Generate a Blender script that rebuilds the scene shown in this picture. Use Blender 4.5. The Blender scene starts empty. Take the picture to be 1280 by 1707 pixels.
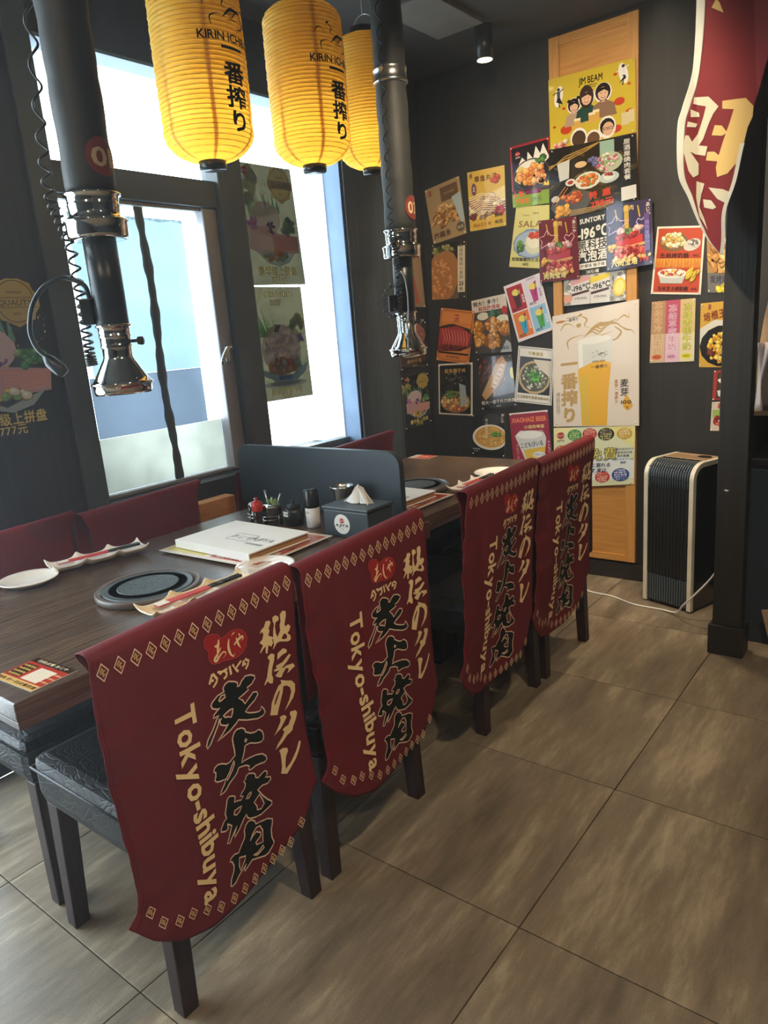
import bpy, bmesh, math, random
from math import sin, cos, pi, radians, sqrt, exp
from mathutils import Vector, Matrix
from mathutils.geometry import tessellate_polygon

# ------------------------------------------------------------------ camera, world, exposure
SC = bpy.context.scene
COL = SC.collection
cam_data = bpy.data.cameras.new('camera'); cam = bpy.data.objects.new('camera', cam_data); COL.objects.link(cam)
RT = Vector((0.78977989, 0.60853608, -0.07701665)); DN = Vector((0.08879375, -0.23765938, -0.9672816)); FW = Vector((-0.60692948, 0.75710096, -0.2417328))
cam.matrix_world = Matrix(((RT.x, -DN.x, -FW.x, 0), (RT.y, -DN.y, -FW.y, 0), (RT.z, -DN.z, -FW.z, 1.348), (0, 0, 0, 1)))
cam_data.sensor_fit = 'HORIZONTAL'; cam_data.sensor_width = 36; cam_data.lens = 1206.17 * 36 / 1280; cam_data.clip_start = 0.02
SC.camera = cam
SC.view_settings.view_transform = 'Standard'; SC.view_settings.look = 'None'
SC.view_settings.gamma = 1; SC.view_settings.use_curve_mapping = False
SC.view_settings.exposure = 0.0
W = bpy.data.worlds.new('bright_overcast_sky'); SC.world = W; W.use_nodes = True
bg = W.node_tree.nodes['Background']; bg.inputs[0].default_value = (0.80, 0.93, 1.0, 1); bg.inputs[1].default_value = 9.0

def lamp(name, kind, loc, energy, color, rot=None, **kw):
    l = bpy.data.lights.new(name, kind); l.energy = energy; l.color = color
    for k, v in kw.items(): setattr(l, k, v)
    o = bpy.data.objects.new(name, l); COL.objects.link(o); o.location = loc
    if rot: o.rotation_euler = rot
    return o
# daylight sampling portal in the window opening
pt = lamp('window_portal', 'AREA', (-2.56, 2.15, 1.57), 1, (1, 1, 1), (0, -pi / 2, 0), shape='RECTANGLE', size=1.6, size_y=1.5)
pt.data.cycles.is_portal = True
pt2 = lamp('window_portal', 'AREA', (-2.56, -.295, 1.25), 1, (1, 1, 1), (0, -pi / 2, 0), shape='RECTANGLE', size=2.3, size_y=2.35); pt2.data.cycles.is_portal = True
# ceiling lamps of the room behind and to the right of the camera
WARM = (1.0, 0.80, 0.55)
def spot(loc, e, ang=95, col=WARM, tgt=None, blend=0.6, r=0.05):
    o = lamp('ceiling_spot_light', 'SPOT', loc, e, col, spot_size=radians(ang), spot_blend=blend, shadow_soft_size=r)
    if tgt: o.rotation_euler = (Vector(tgt) - Vector(loc)).to_track_quat('-Z', 'Y').to_euler()
    return o

BLACK=[[[(260,-1690),(350,-1670),(480,-1730),(560,-1790),(550,-1880),(600,-1880),(660,-1810),(780,-1750),(920,-1790),(1010,-1850),(1020,-1910),(910,-1990),(780,-2010),(810,-2070),(690,-2100),(530,-2130),(620,-2210),(670,-2320),(790,-2250),(920,-2180),(1020,-2220),(1040,-2290),(930,-2370),(760,-2430),(650,-2490),(740,-2560),(890,-2630),(1010,-2670),(1070,-2660),(1090,-2590),(1150,-2670),(1190,-2780),(1110,-2820),(960,-2810),(670,-2690),(450,-2570),(380,-2620),(220,-2690),(40,-2730),(-110,-2760),(30,-2670),(150,-2570),(200,-2540),(120,-2530),(20,-2460),(10,-2380),(60,-2340),(10,-2330),(-40,-2430),(-170,-2600),(-270,-2730),(-360,-2790),(-370,-2720),(-320,-2620),(-170,-2470),(-60,-2320),(10,-2240),(-60,-2250),(-120,-2250),(-100,-2190),(-20,-2140),(60,-2110),(-20,-2100),(-110,-2040),(-130,-1970),(-80,-1910),(50,-1840),(170,-1830),(210,-1840),(200,-1750)],[(60,-1950),(130,-1880),(220,-1890),(220,-1950),(140,-1970),(80,-1980)],[(110,-2310),(190,-2280),(290,-2260),(360,-2270),(330,-2350),(290,-2430),(220,-2380),(150,-2360)]],[[(310,-2780),(380,-2750),(500,-2780),(580,-2850),(590,-2920),(720,-3020),(830,-3060),(950,-3060),(1040,-3150),(1070,-3260),(1060,-3350),(980,-3380),(830,-3320),(680,-3230),(570,-3210),(530,-3220),(500,-3330),(440,-3450),(400,-3540),(490,-3530),(630,-3550),(810,-3590),(990,-3670),(1090,-3780),(1110,-3870),(1030,-3900),(900,-3860),(770,-3830),(660,-3840),(590,-3830),(570,-3770),(600,-3740),(510,-3660),(360,-3610),(310,-3600),(240,-3690),(170,-3730),(30,-3790),(-50,-3860),(-130,-3900),(-240,-3900),(-190,-3820),(-100,-3730),(-50,-3640),(-160,-3620),(-270,-3580),(-320,-3520),(-280,-3450),(-270,-3370),(-310,-3320),(-280,-3260),(-200,-3230),(-100,-3260),(20,-3340),(110,-3340),(210,-3290),(250,-3280),(250,-3150),(240,-3010),(240,-2890),(280,-2820)],[(560,-3070),(600,-3110),(560,-3140),(540,-3110)],[(120,-3470),(210,-3370),(210,-3450),(130,-3560),(40,-3650),(-20,-3700),(-20,-3620),(60,-3560)]],[[(470,-3910),(560,-3890),(700,-3970),(740,-4030),(740,-4100),(810,-4150),(910,-4120),(1010,-4100),(1070,-4150),(1080,-4220),(1010,-4260),(1160,-4340),(1170,-4400),(1070,-4450),(900,-4400),(760,-4430),(790,-4460),(890,-4640),(1020,-4820),(1130,-4940),(1120,-5010),(990,-5030),(790,-5050),(610,-5000),(460,-4930),(390,-4850),(380,-4770),(290,-4820),(140,-4950),(-30,-5040),(-30,-4970),(20,-4910),(80,-4840),(0,-4900),(-120,-5000),(-180,-5060),(-250,-5030),(-200,-4970),(-130,-4850),(-60,-4740),(-130,-4660),(-160,-4620),(-170,-4740),(-250,-4740),(-360,-4680),(-340,-4610),(-240,-4510),(-170,-4490),(-190,-4370),(-120,-4190),(-90,-4100),(-20,-4070),(80,-4120),(130,-4180),(90,-4280),(170,-4300),(270,-4350),(350,-4310),(260,-4250),(320,-4200),(400,-4160),(440,-4070),(400,-3980),(460,-3970)],[(420,-4420),(500,-4350),(590,-4360),(560,-4410),(490,-4450)],[(630,-4650),(800,-4560),(870,-4720),(910,-4860),(810,-4920),(700,-4880),(700,-4780)],[(40,-4540),(70,-4470),(190,-4480),(270,-4490),(200,-4580),(100,-4600)]],[[(320,-4990),(400,-4960),(500,-4990),(590,-5090),(600,-5160),(770,-5210),(950,-5260),(1090,-5360),(1060,-5480),(1010,-5590),(1000,-5760),(1040,-5920),(950,-5990),(830,-6050),(720,-6040),(510,-5940),(340,-5860),(220,-5900),(80,-5940),(80,-5900),(160,-5820),(-10,-5880),(-90,-5910),(-210,-5990),(-310,-6000),(-350,-5970),(-310,-5840),(-210,-5710),(-180,-5610),(-210,-5490),(-270,-5450),(-220,-5390),(-110,-5380),(0,-5430),(110,-5330),(220,-5250),(250,-5180),(250,-5080)],[(380,-5420),(480,-5310),(600,-5250),(710,-5280),(770,-5430),(730,-5700),(540,-5630),(520,-5570),(690,-5520),(700,-5440),(580,-5340),(470,-5360)],[(0,-5550),(180,-5640),(130,-5720),(-30,-5840),(-40,-5720)],[(400,-5790),(530,-5820),(720,-5770),(740,-5840),(580,-5860),(500,-5860)]]]
CREAM=[[[(1520,-860),(1620,-880),(1650,-940),(1570,-1050),(1600,-1090),(1540,-1190),(1620,-1240),(1690,-1310),(1630,-1310),(1650,-1400),(1580,-1460),(1510,-1390),(1450,-1560),(1400,-1520),(1430,-1380),(1350,-1410),(1260,-1470),(1250,-1440),(1360,-1330),(1270,-1240),(1360,-1200),(1410,-1110),(1390,-1040),(1310,-1060),(1360,-990),(1450,-960)]],[[(1720,-850),(1810,-840),(1890,-900),(1890,-980),(1800,-990),(1760,-1060),(1760,-1230),(1800,-1330),(1900,-1220),(1900,-1110),(1940,-1020),(1940,-870),(2030,-820),(2120,-870),(2110,-980),(2050,-1130),(2060,-1200),(2160,-1180),(2220,-1260),(2170,-1330),(2100,-1370),(2180,-1440),(2190,-1540),(2100,-1560),(1840,-1450),(1750,-1450),(1640,-1540),(1620,-1520),(1670,-1460),(1660,-1320),(1700,-1140),(1740,-1010),(1710,-930)],[(1910,-1400),(2010,-1330),(2070,-1390),(2080,-1460),(2030,-1470),(1940,-1440)]],[[(1450,-1620),(1560,-1600),(1650,-1660),(1620,-1780),(1540,-1920),(1500,-2060),(1530,-2160),(1500,-2260),(1420,-2230),(1360,-2150),(1260,-2200),(1250,-2170),(1350,-2060),(1420,-1870),(1490,-1730),(1440,-1660)]],[[(1740,-1680),(1920,-1640),(2020,-1710),(2030,-1780),(1870,-1780),(1710,-1820)]],[[(1650,-1930),(1870,-1940),(2090,-1850),(2150,-1900),(2010,-1990),(1820,-2060),(1880,-2080),(1970,-2070),(2190,-2120),(2240,-2210),(2120,-2230),(1970,-2260),(2040,-2180),(1960,-2120),(1850,-2190),(1780,-2260),(1690,-2220),(1600,-2140),(1680,-2100),(1740,-2080),(1580,-2030),(1580,-2000),(1670,-1990)]],[[(1740,-2300),(1910,-2400),(2080,-2480),(2180,-2610),(2170,-2770),(2090,-2900),(1940,-2990),(1780,-3070),(1820,-3020),(1960,-2880),(2040,-2730),(2010,-2610),(1900,-2510),(1800,-2490),(1770,-2610),(1690,-2750),(1590,-2930),(1540,-3040),(1320,-2930),(1370,-2800),(1400,-2680),(1530,-2520),(1660,-2400),(1760,-2390)],[(1480,-2740),(1540,-2630),(1670,-2510),(1680,-2560),(1600,-2660),(1500,-2780)]],[[(1600,-3120),(1740,-3140),(1820,-3230),(1720,-3310),(1590,-3400),(1370,-3460),(1480,-3370),(1600,-3250),(1620,-3190)]],[[(1940,-3170),(2110,-3220),(2150,-3300),(2080,-3430),(1970,-3560),(1950,-3620),(1850,-3650),(1780,-3650),(1590,-3750),(1380,-3810),(1450,-3720),(1610,-3620),(1700,-3530),(1640,-3450),(1730,-3430),(1840,-3440),(1950,-3310),(1920,-3230)]],[[(1480,-3880),(1600,-3880),(1730,-3950),(1740,-4030),(1660,-4130),(1620,-4300),(1620,-4420),(1790,-4330),(1970,-4160),(2100,-3970),(2150,-4010),(2080,-4150),(1950,-4320),(1770,-4460),(1640,-4550),(1470,-4450),(1520,-4290),(1520,-4100),(1510,-3960)]]]
BADGE=[(-50,-610),(30,-560),(140,-570),(270,-630),(350,-750),(450,-730),(600,-690),(740,-710),(880,-790),(960,-910),(970,-1020),(920,-1150),(800,-1250),(650,-1280),(460,-1250),(320,-1210),(200,-1210),(110,-1190),(30,-1140),(-10,-1050),(0,-870),(-60,-780),(-70,-680)]
STROKE=[[(280,-740),(240,-870),(200,-1030),(160,-1160)],[(160,-840),(230,-850),(300,-820)],[(300,-920),(220,-1000),(130,-1070),(120,-1110),(160,-1140),(250,-1070),(340,-1030),(400,-1070),(370,-1120),(300,-1150)],[(520,-830),(480,-970),(500,-1130),(570,-1220),(620,-1160)],[(610,-770),(620,-780)],[(650,-750),(660,-770)],[(620,-1000),(730,-940),(850,-910),(860,-970),(800,-990)],[(700,-880),(730,-1030),(780,-1140)],[(800,-840),(770,-850)],[(10,-1350),(-40,-1430),(-90,-1530)],[(20,-1350),(100,-1500),(70,-1560),(-20,-1630)],[(-40,-1480),(20,-1490)],[(130,-1370),(240,-1410),(370,-1400)],[(300,-1400),(340,-1490),(320,-1540),(250,-1570)],[(180,-1400),(210,-1450)],[(430,-1370),(440,-1560)],[(510,-1370),(560,-1490),(730,-1390)],[(560,-1490),(620,-1580)],[(800,-1410),(750,-1520)],[(830,-1400),(920,-1470),(880,-1550),(810,-1610)],[(770,-1480),(840,-1510)]]
DIA=[(-2160,-300),(-1830,-310),(-1500,-320),(-1190,-320),(-890,-320),(-580,-330),(-250,-340),(70,-340),(380,-330),(690,-330),(1000,-330),(1310,-320),(1630,-310),(1930,-300),(2240,-280),(-2100,-5280),(-1910,-5640),(-1600,-5830),(-1310,-5880),(-990,-6030),(-670,-6210),(-320,-6280),(0,-6290),(320,-6300),(620,-6280),(920,-6250),(1200,-6230),(1480,-6200),(1840,-5900)]
TOK=[(-760,-1710),(-760,-1900),(-780,-2530),(-790,-3360),(-740,-4300),(-720,-4790),(-820,-5560),(-870,-5960)]
QUAD={'lotus':[(-2.382,2.074),(-2.16,2.11),(-2.129,1.82),(-2.343,1.792)],'takoyaki':[(-2.109,2.115),(-1.891,2.112),(-1.892,1.825),(-2.107,1.825)],'karaage':[(-1.857,2.186),(-1.644,2.192),(-1.632,1.893),(-1.848,1.902)],'salad':[(-1.831,1.905),(-1.626,1.884),(-1.665,1.588),(-1.883,1.621)],'cutlet':[(-2.355,1.791),(-2.135,1.787),(-2.152,1.488),(-2.373,1.498)],'wagyu':[(-2.315,1.451),(-2.099,1.414),(-2.153,1.136),(-2.368,1.164)],'nuggets':[(-2.119,1.47),(-1.909,1.491),(-1.882,1.19),(-2.108,1.187)],'drinks':[(-1.918,1.526),(-1.711,1.573),(-1.639,1.29),(-1.841,1.235)],'udon':[(-2.357,1.14),(-2.129,1.142),(-2.146,0.844),(-2.373,0.853)],'fish':[(-2.101,1.164),(-1.889,1.178),(-1.864,0.899),(-2.085,0.875)],'hotpot':[(-1.842,1.219),(-1.638,1.191),(-1.661,0.902),(-1.877,0.925)],'ramen':[(-2.149,0.851),(-1.939,0.859),(-1.949,0.614),(-2.162,0.623)],'kidbeer':[(-1.913,0.859),(-1.685,0.88),(-1.661,0.584),(-1.894,0.573)],'highball':[(-1.63,2.427),(-1.223,2.417),(-1.215,2.118),(-1.627,2.119)],'setmeal':[(-1.633,2.126),(-1.215,2.113),(-1.205,1.833),(-1.637,1.8)],'tower':[(-1.692,1.816),(-1.495,1.809),(-1.483,1.523),(-1.693,1.524)],'soda':[(-1.565,1.811),(-1.268,1.83),(-1.26,1.402),(-1.572,1.4)],'tower2':[(-1.35,1.827),(-1.143,1.833),(-1.131,1.55),(-1.348,1.542)],'beer':[(-1.634,1.355),(-1.198,1.402),(-1.193,0.808),(-1.639,0.795)],'free':[(-1.64,0.788),(-1.213,0.808),(-1.217,0.515),(-1.643,0.464)],'oyster':[(-1.128,1.711),(-0.921,1.687),(-0.933,1.397),(-1.154,1.42)],'wings':[(-0.916,1.664),(-0.789,1.639),(-0.785,1.394),(-0.903,1.402)],'milk':[(-1.148,1.384),(-0.954,1.384),(-0.954,1.105),(-1.156,1.104)],'corn':[(-0.932,1.359),(-0.779,1.361),(-0.773,1.072),(-0.932,1.077)],'beef':[(-0.867,1.059),(-0.743,1.063),(-0.743,0.931),(-0.871,0.926)],'spicy':[(-0.871,0.918),(-0.742,0.923),(-0.742,0.788),(-0.875,0.785)]}
FLAG=[[(-6690,19790),(-6000,19720),(-5770,19440),(-5780,19130),(-5900,18850),(-5990,18370),(-6160,17850),(-6430,17570),(-6760,17530),(-6810,17830),(-6770,18010),(-7160,18130),(-7120,18380),(-6880,18330),(-6730,18190),(-6580,18670),(-6430,19100),(-6330,19460),(-6680,19560)],[(-6900,19130),(-6670,19060),(-6490,18810),(-6650,18750),(-6990,18850)],[(-7600,20140),(-7140,20040),(-6800,19660),(-6960,19490),(-7100,19240),(-7280,18810),(-7420,18650),(-7120,18550),(-7190,18280),(-7510,18390),(-7890,18650),(-7820,19020),(-7720,19000),(-7620,18790),(-7470,18990),(-7290,19470),(-7210,19770),(-7620,19940)],[(-7690,19790),(-7440,19640),(-7420,19520),(-7680,19550)],[(-7760,19430),(-7480,19320),(-7530,19220),(-7780,19270)],[(-7890,18630),(-7710,18570),(-7400,18080),(-7390,17740),(-7540,17670),(-7690,17890)],[(-7440,17540),(-7190,17420),(-7280,17100),(-7320,16710),(-7150,16300),(-7020,15930),(-7310,16420),(-7430,17020)],[(-7220,16940),(-6930,16850),(-6750,16600),(-6870,16560),(-7170,16670)],[(-7040,17270),(-6550,17120),(-6310,16980),(-6440,16670),(-6730,16860)],[(-7100,22550),(-6970,22750),(-6880,22650),(-6750,22320)]]

# ------------------------------------------------------------------ helpers
def lin(c):
    if isinstance(c, str): c = [int(c[i:i + 2], 16) for i in (0, 2, 4)]
    return tuple((x / 255 / 12.92 if x / 255 <= .04045 else ((x / 255 + .055) / 1.055) ** 2.4) for x in c)

def tagp(o, label=None, cat=None, group=None, kind=None):
    if label: o['label'] = label
    if cat: o['category'] = cat
    if group: o['group'] = group
    if kind: o['kind'] = kind
    return o

def empty(name, loc, label, cat, group=None, rz=0):
    o = bpy.data.objects.new(name, None); COL.objects.link(o); o.location = loc; o.rotation_euler = (0, 0, rz); o.empty_display_size = .05
    return tagp(o, label, cat, group)

def link(name, me, mat=None, parent=None, loc=None, rot=None):
    o = bpy.data.objects.new(name, me); COL.objects.link(o)
    if mat is not None and not me.materials: me.materials.append(mat)
    if parent: o.parent = parent
    if loc: o.location = loc
    if rot: o.rotation_euler = rot
    return o

def copy_tree(o, parent=None):
    c = o.copy(); COL.objects.link(c)
    if parent is not None: c.parent = parent
    for ch in list(o.children): copy_tree(ch, c)
    return c

class MB:
    def __init__(s): s.v = []; s.f = []; s.sm = []
    def add(s, vs, fs, smooth=False):
        n = len(s.v); s.v += [tuple(v) for v in vs]; s.f += [tuple(i + n for i in f) for f in fs]; s.sm += [smooth] * len(fs); return s
    def box(s, a, b, bev=0, M=None):
        if bev:
            bm = bmesh.new(); bmesh.ops.create_cube(bm, size=1)
            for v in bm.verts: v.co = Vector([(a[i] + b[i]) / 2 + v.co[i] * (b[i] - a[i]) for i in range(3)])
            bmesh.ops.bevel(bm, geom=bm.edges[:], offset=bev, segments=2, affect='EDGES', profile=.6)
            vs = [v.co.copy() for v in bm.verts]; bm.verts.index_update(); fs = [[v.index for v in f.verts] for f in bm.faces]; bm.free()
        else:
            vs = [Vector((x, y, z)) for x in (a[0], b[0]) for y in (a[1], b[1]) for z in (a[2], b[2])]
            fs = [(0, 1, 3, 2), (4, 6, 7, 5), (0, 4, 5, 1), (2, 3, 7, 6), (0, 2, 6, 4), (1, 5, 7, 3)]
        if M: vs = [M @ v for v in vs]
        return s.add(vs, fs, False)
    def lathe(s, prof, c=(0, 0), seg=32, smooth=True, sx=1, sy=1):
        vs = []; fs = []; n = len(prof)
        for r, z in prof:
            for k in range(seg):
                a = 2 * pi * k / seg; vs.append((c[0] + r * cos(a) * sx, c[1] + r * sin(a) * sy, z))
        for i in range(n - 1):
            for k in range(seg):
                k2 = (k + 1) % seg; fs.append((i * seg + k, i * seg + k2, (i + 1) * seg + k2, (i + 1) * seg + k))
        if prof[0][0] > 1e-5: fs.append(tuple(range(seg - 1, -1, -1)))
        if prof[-1][0] > 1e-5: fs.append(tuple((n - 1) * seg + k for k in range(seg)))
        return s.add(vs, fs, smooth)
    def tube(s, pts, r, seg=8, cap=True):
        pts = [Vector(p) for p in pts]; rr = r if isinstance(r, (list, tuple)) else [r] * len(pts)
        vs = []; fs = []; up = None
        for i, p in enumerate(pts):
            t = (pts[min(i + 1, len(pts) - 1)] - pts[max(i - 1, 0)]).normalized()
            if up is None: up = t.orthogonal().normalized()
            up = (up - t * up.dot(t)).normalized(); b = t.cross(up)
            for k in range(seg): a = 2 * pi * k / seg; vs.append(p + (up * cos(a) + b * sin(a)) * rr[i])
        for i in range(len(pts) - 1):
            for k in range(seg):
                k2 = (k + 1) % seg; fs.append((i * seg + k, i * seg + k2, (i + 1) * seg + k2, (i + 1) * seg + k))
        if cap: fs.append(tuple(range(seg - 1, -1, -1))); fs.append(tuple((len(pts) - 1) * seg + k for k in range(seg)))
        return s.add(vs, fs, True)
    def prism(s, poly, axis, a, b):
        n = len(poly)
        def P(u, w, d): return {0: (d, u, w), 1: (u, d, w), 2: (u, w, d)}[axis]
        vs = [P(u, w, a) for u, w in poly] + [P(u, w, b) for u, w in poly]
        tr = tessellate_polygon([[Vector((u, w, 0)) for u, w in poly]])
        fs = [tuple(t) for t in tr] + [tuple(i + n for i in t[::-1]) for t in tr] + [(i, (i + 1) % n, (i + 1) % n + n, i + n) for i in range(n)]
        return s.add(vs, fs, False)
    def grid(s, nu, nv, fn, smooth=True):
        vs = [fn(i / (nu - 1), j / (nv - 1)) for j in range(nv) for i in range(nu)]
        return s.add(vs, [(j * nu + i, j * nu + i + 1, (j + 1) * nu + i + 1, (j + 1) * nu + i) for j in range(nv - 1) for i in range(nu - 1)], smooth)
    def mesh(s, name='mesh', fix=True):
        me = bpy.data.meshes.new(name); me.from_pydata(s.v, [], s.f); me.polygons.foreach_set('use_smooth', s.sm)
        if fix:
            bm = bmesh.new(); bm.from_mesh(me); bmesh.ops.recalc_face_normals(bm, faces=bm.faces[:]); bm.to_mesh(me); bm.free()
        me.update(); return me
    def obj(s, name, mat, parent=None, loc=None, rot=None, fix=True): return link(name, s.mesh(name, fix), mat, parent, loc, rot)

def chain(pts, n=8):
    P = [Vector(p) for p in pts]; P = [P[0] * 2 - P[1]] + P + [P[-1] * 2 - P[-2]]; out = []
    for i in range(1, len(P) - 2):
        for k in range(n):
            t = k / n; a, b, c, d = P[i - 1:i + 3]
            out.append(.5 * ((2 * b) + (c - a) * t + (2 * a - 5 * b + 4 * c - d) * t * t + (3 * b - a - 3 * c + d) * t ** 3))
    return out + [P[-2]]

# ------------------------------------------------------------------ materials
def nt(name):
    m = bpy.data.materials.new(name); m.use_nodes = True; t = m.node_tree; return m, t, t.nodes['Principled BSDF']
def mat(name, c, rough=.5, metal=0, var=.12, scale=8, bump=0, bscale=60, stretch=(1, 1, 1), c2=None, spec=.5, coat=0, det=4, sheen=0, wpos=False):
    m, t, b = nt(name); N = t.nodes; L = t.links
    tc = N.new('ShaderNodeNewGeometry' if wpos else 'ShaderNodeTexCoord'); mp = N.new('ShaderNodeMapping'); mp.inputs['Scale'].default_value = stretch
    L.new(tc.outputs['Position' if wpos else 'Object'], mp.inputs[0])
    nz = N.new('ShaderNodeTexNoise'); nz.inputs['Scale'].default_value = scale; nz.inputs['Detail'].default_value = det; L.new(mp.outputs[0], nz.inputs['Vector'])
    mx = N.new('ShaderNodeMix'); mx.data_type = 'RGBA'; rgb = lin(c); r2 = lin(c2) if c2 else tuple(min(1, x * (1 - var)) for x in rgb)
    if not c2: rgb = tuple(min(1, x * (1 + var)) for x in rgb)
    rp = N.new('ShaderNodeMapRange'); rp.inputs[1].default_value = .3; rp.inputs[2].default_value = .7; L.new(nz.outputs[0], rp.inputs[0])
    mx.inputs['A'].default_value = (*rgb, 1); mx.inputs['B'].default_value = (*r2, 1); L.new(rp.outputs[0], mx.inputs[0]); L.new(mx.outputs['Result'], b.inputs['Base Color'])
    b.inputs['Roughness'].default_value = rough; b.inputs['Metallic'].default_value = metal; b.inputs['Specular IOR Level'].default_value = spec; b.inputs['Coat Weight'].default_value = coat
    if sheen: b.inputs['Sheen Weight'].default_value = sheen
    if bump:
        n2 = N.new('ShaderNodeTexNoise'); n2.inputs['Scale'].default_value = bscale; n2.inputs['Detail'].default_value = 3; L.new(mp.outputs[0], n2.inputs['Vector'])
        bp = N.new('ShaderNodeBump'); bp.inputs['Strength'].default_value = bump; bp.inputs['Distance'].default_value = .004; L.new(n2.outputs[0], bp.inputs['Height']); L.new(bp.outputs[0], b.inputs['Normal'])
    return m
def emit(name, c, s):
    m, t, b = nt(name); b.inputs['Base Color'].default_value = (*lin(c), 1); b.inputs['Emission Color'].default_value = (*lin(c), 1); b.inputs['Emission Strength'].default_value = s; return m
def printm(name, rough=.45, coat=0, spec=.4, trans=0):
    m, t, b = nt(name); a = t.nodes.new('ShaderNodeAttribute'); a.attribute_name = 'Col'
    nz = t.nodes.new('ShaderNodeTexNoise'); nz.inputs['Scale'].default_value = 3; mr = t.nodes.new('ShaderNodeMapRange'); mr.inputs[3].default_value = rough - .08; mr.inputs[4].default_value = rough + .1
    t.links.new(nz.outputs[0], mr.inputs[0]); t.links.new(mr.outputs[0], b.inputs['Roughness'])
    t.links.new(a.outputs['Color'], b.inputs['Base Color']); b.inputs['Coat Weight'].default_value = coat; b.inputs['Specular IOR Level'].default_value = spec
    if trans:
        gm = t.nodes.new('ShaderNodeGamma'); gm.inputs[1].default_value = .8; t.links.new(a.outputs['Color'], gm.inputs[0]); t.links.new(gm.outputs[0], b.inputs['Base Color'])
        tr = t.nodes.new('ShaderNodeBsdfTranslucent'); ms = t.nodes.new('ShaderNodeMixShader'); ms.inputs[0].default_value = trans
        t.links.new(gm.outputs[0], tr.inputs['Color']); t.links.new(b.outputs[0], ms.inputs[1]); t.links.new(tr.outputs[0], ms.inputs[2]); t.links.new(ms.outputs[0], t.nodes['Material Output'].inputs[0])
    return m
def translucent(name, c, f=.5, rough=.6, var=.08, scale=6):
    m = mat(name, c, rough, var=var, scale=scale); t = m.node_tree; b = t.nodes['Principled BSDF']
    tr = t.nodes.new('ShaderNodeBsdfTranslucent'); ms = t.nodes.new('ShaderNodeMixShader'); ms.inputs[0].default_value = f
    src = b.inputs['Base Color'].links[0].from_socket; t.links.new(src, tr.inputs['Color'])
    t.links.new(b.outputs[0], ms.inputs[1]); t.links.new(tr.outputs[0], ms.inputs[2]); t.links.new(ms.outputs[0], t.nodes['Material Output'].inputs[0]); return m
def glassm(name, tint=(.95, .98, 1), gl=.08):
    m, t, b = nt(name); t.nodes.remove(b); N = t.nodes
    a = N.new('ShaderNodeBsdfTransparent'); a.inputs[0].default_value = (*tint, 1); g = N.new('ShaderNodeBsdfGlossy'); g.inputs['Roughness'].default_value = .02
    fr = N.new('ShaderNodeFresnel'); fr.inputs[0].default_value = 1.45; ms = N.new('ShaderNodeMixShader')
    t.links.new(fr.outputs[0], ms.inputs[0]); t.links.new(a.outputs[0], ms.inputs[1]); t.links.new(g.outputs[0], ms.inputs[2]); t.links.new(ms.outputs[0], N['Material Output'].inputs[0]); return m

def wood(name, c1, c2, rough=.4, stretch=(30, 1.5, 30), scale=3, bump=.15, coat=0):
    return mat(name, c1, rough, c2=c2, scale=scale, stretch=stretch, det=8, bump=bump, bscale=scale * 3, coat=coat)

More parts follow.
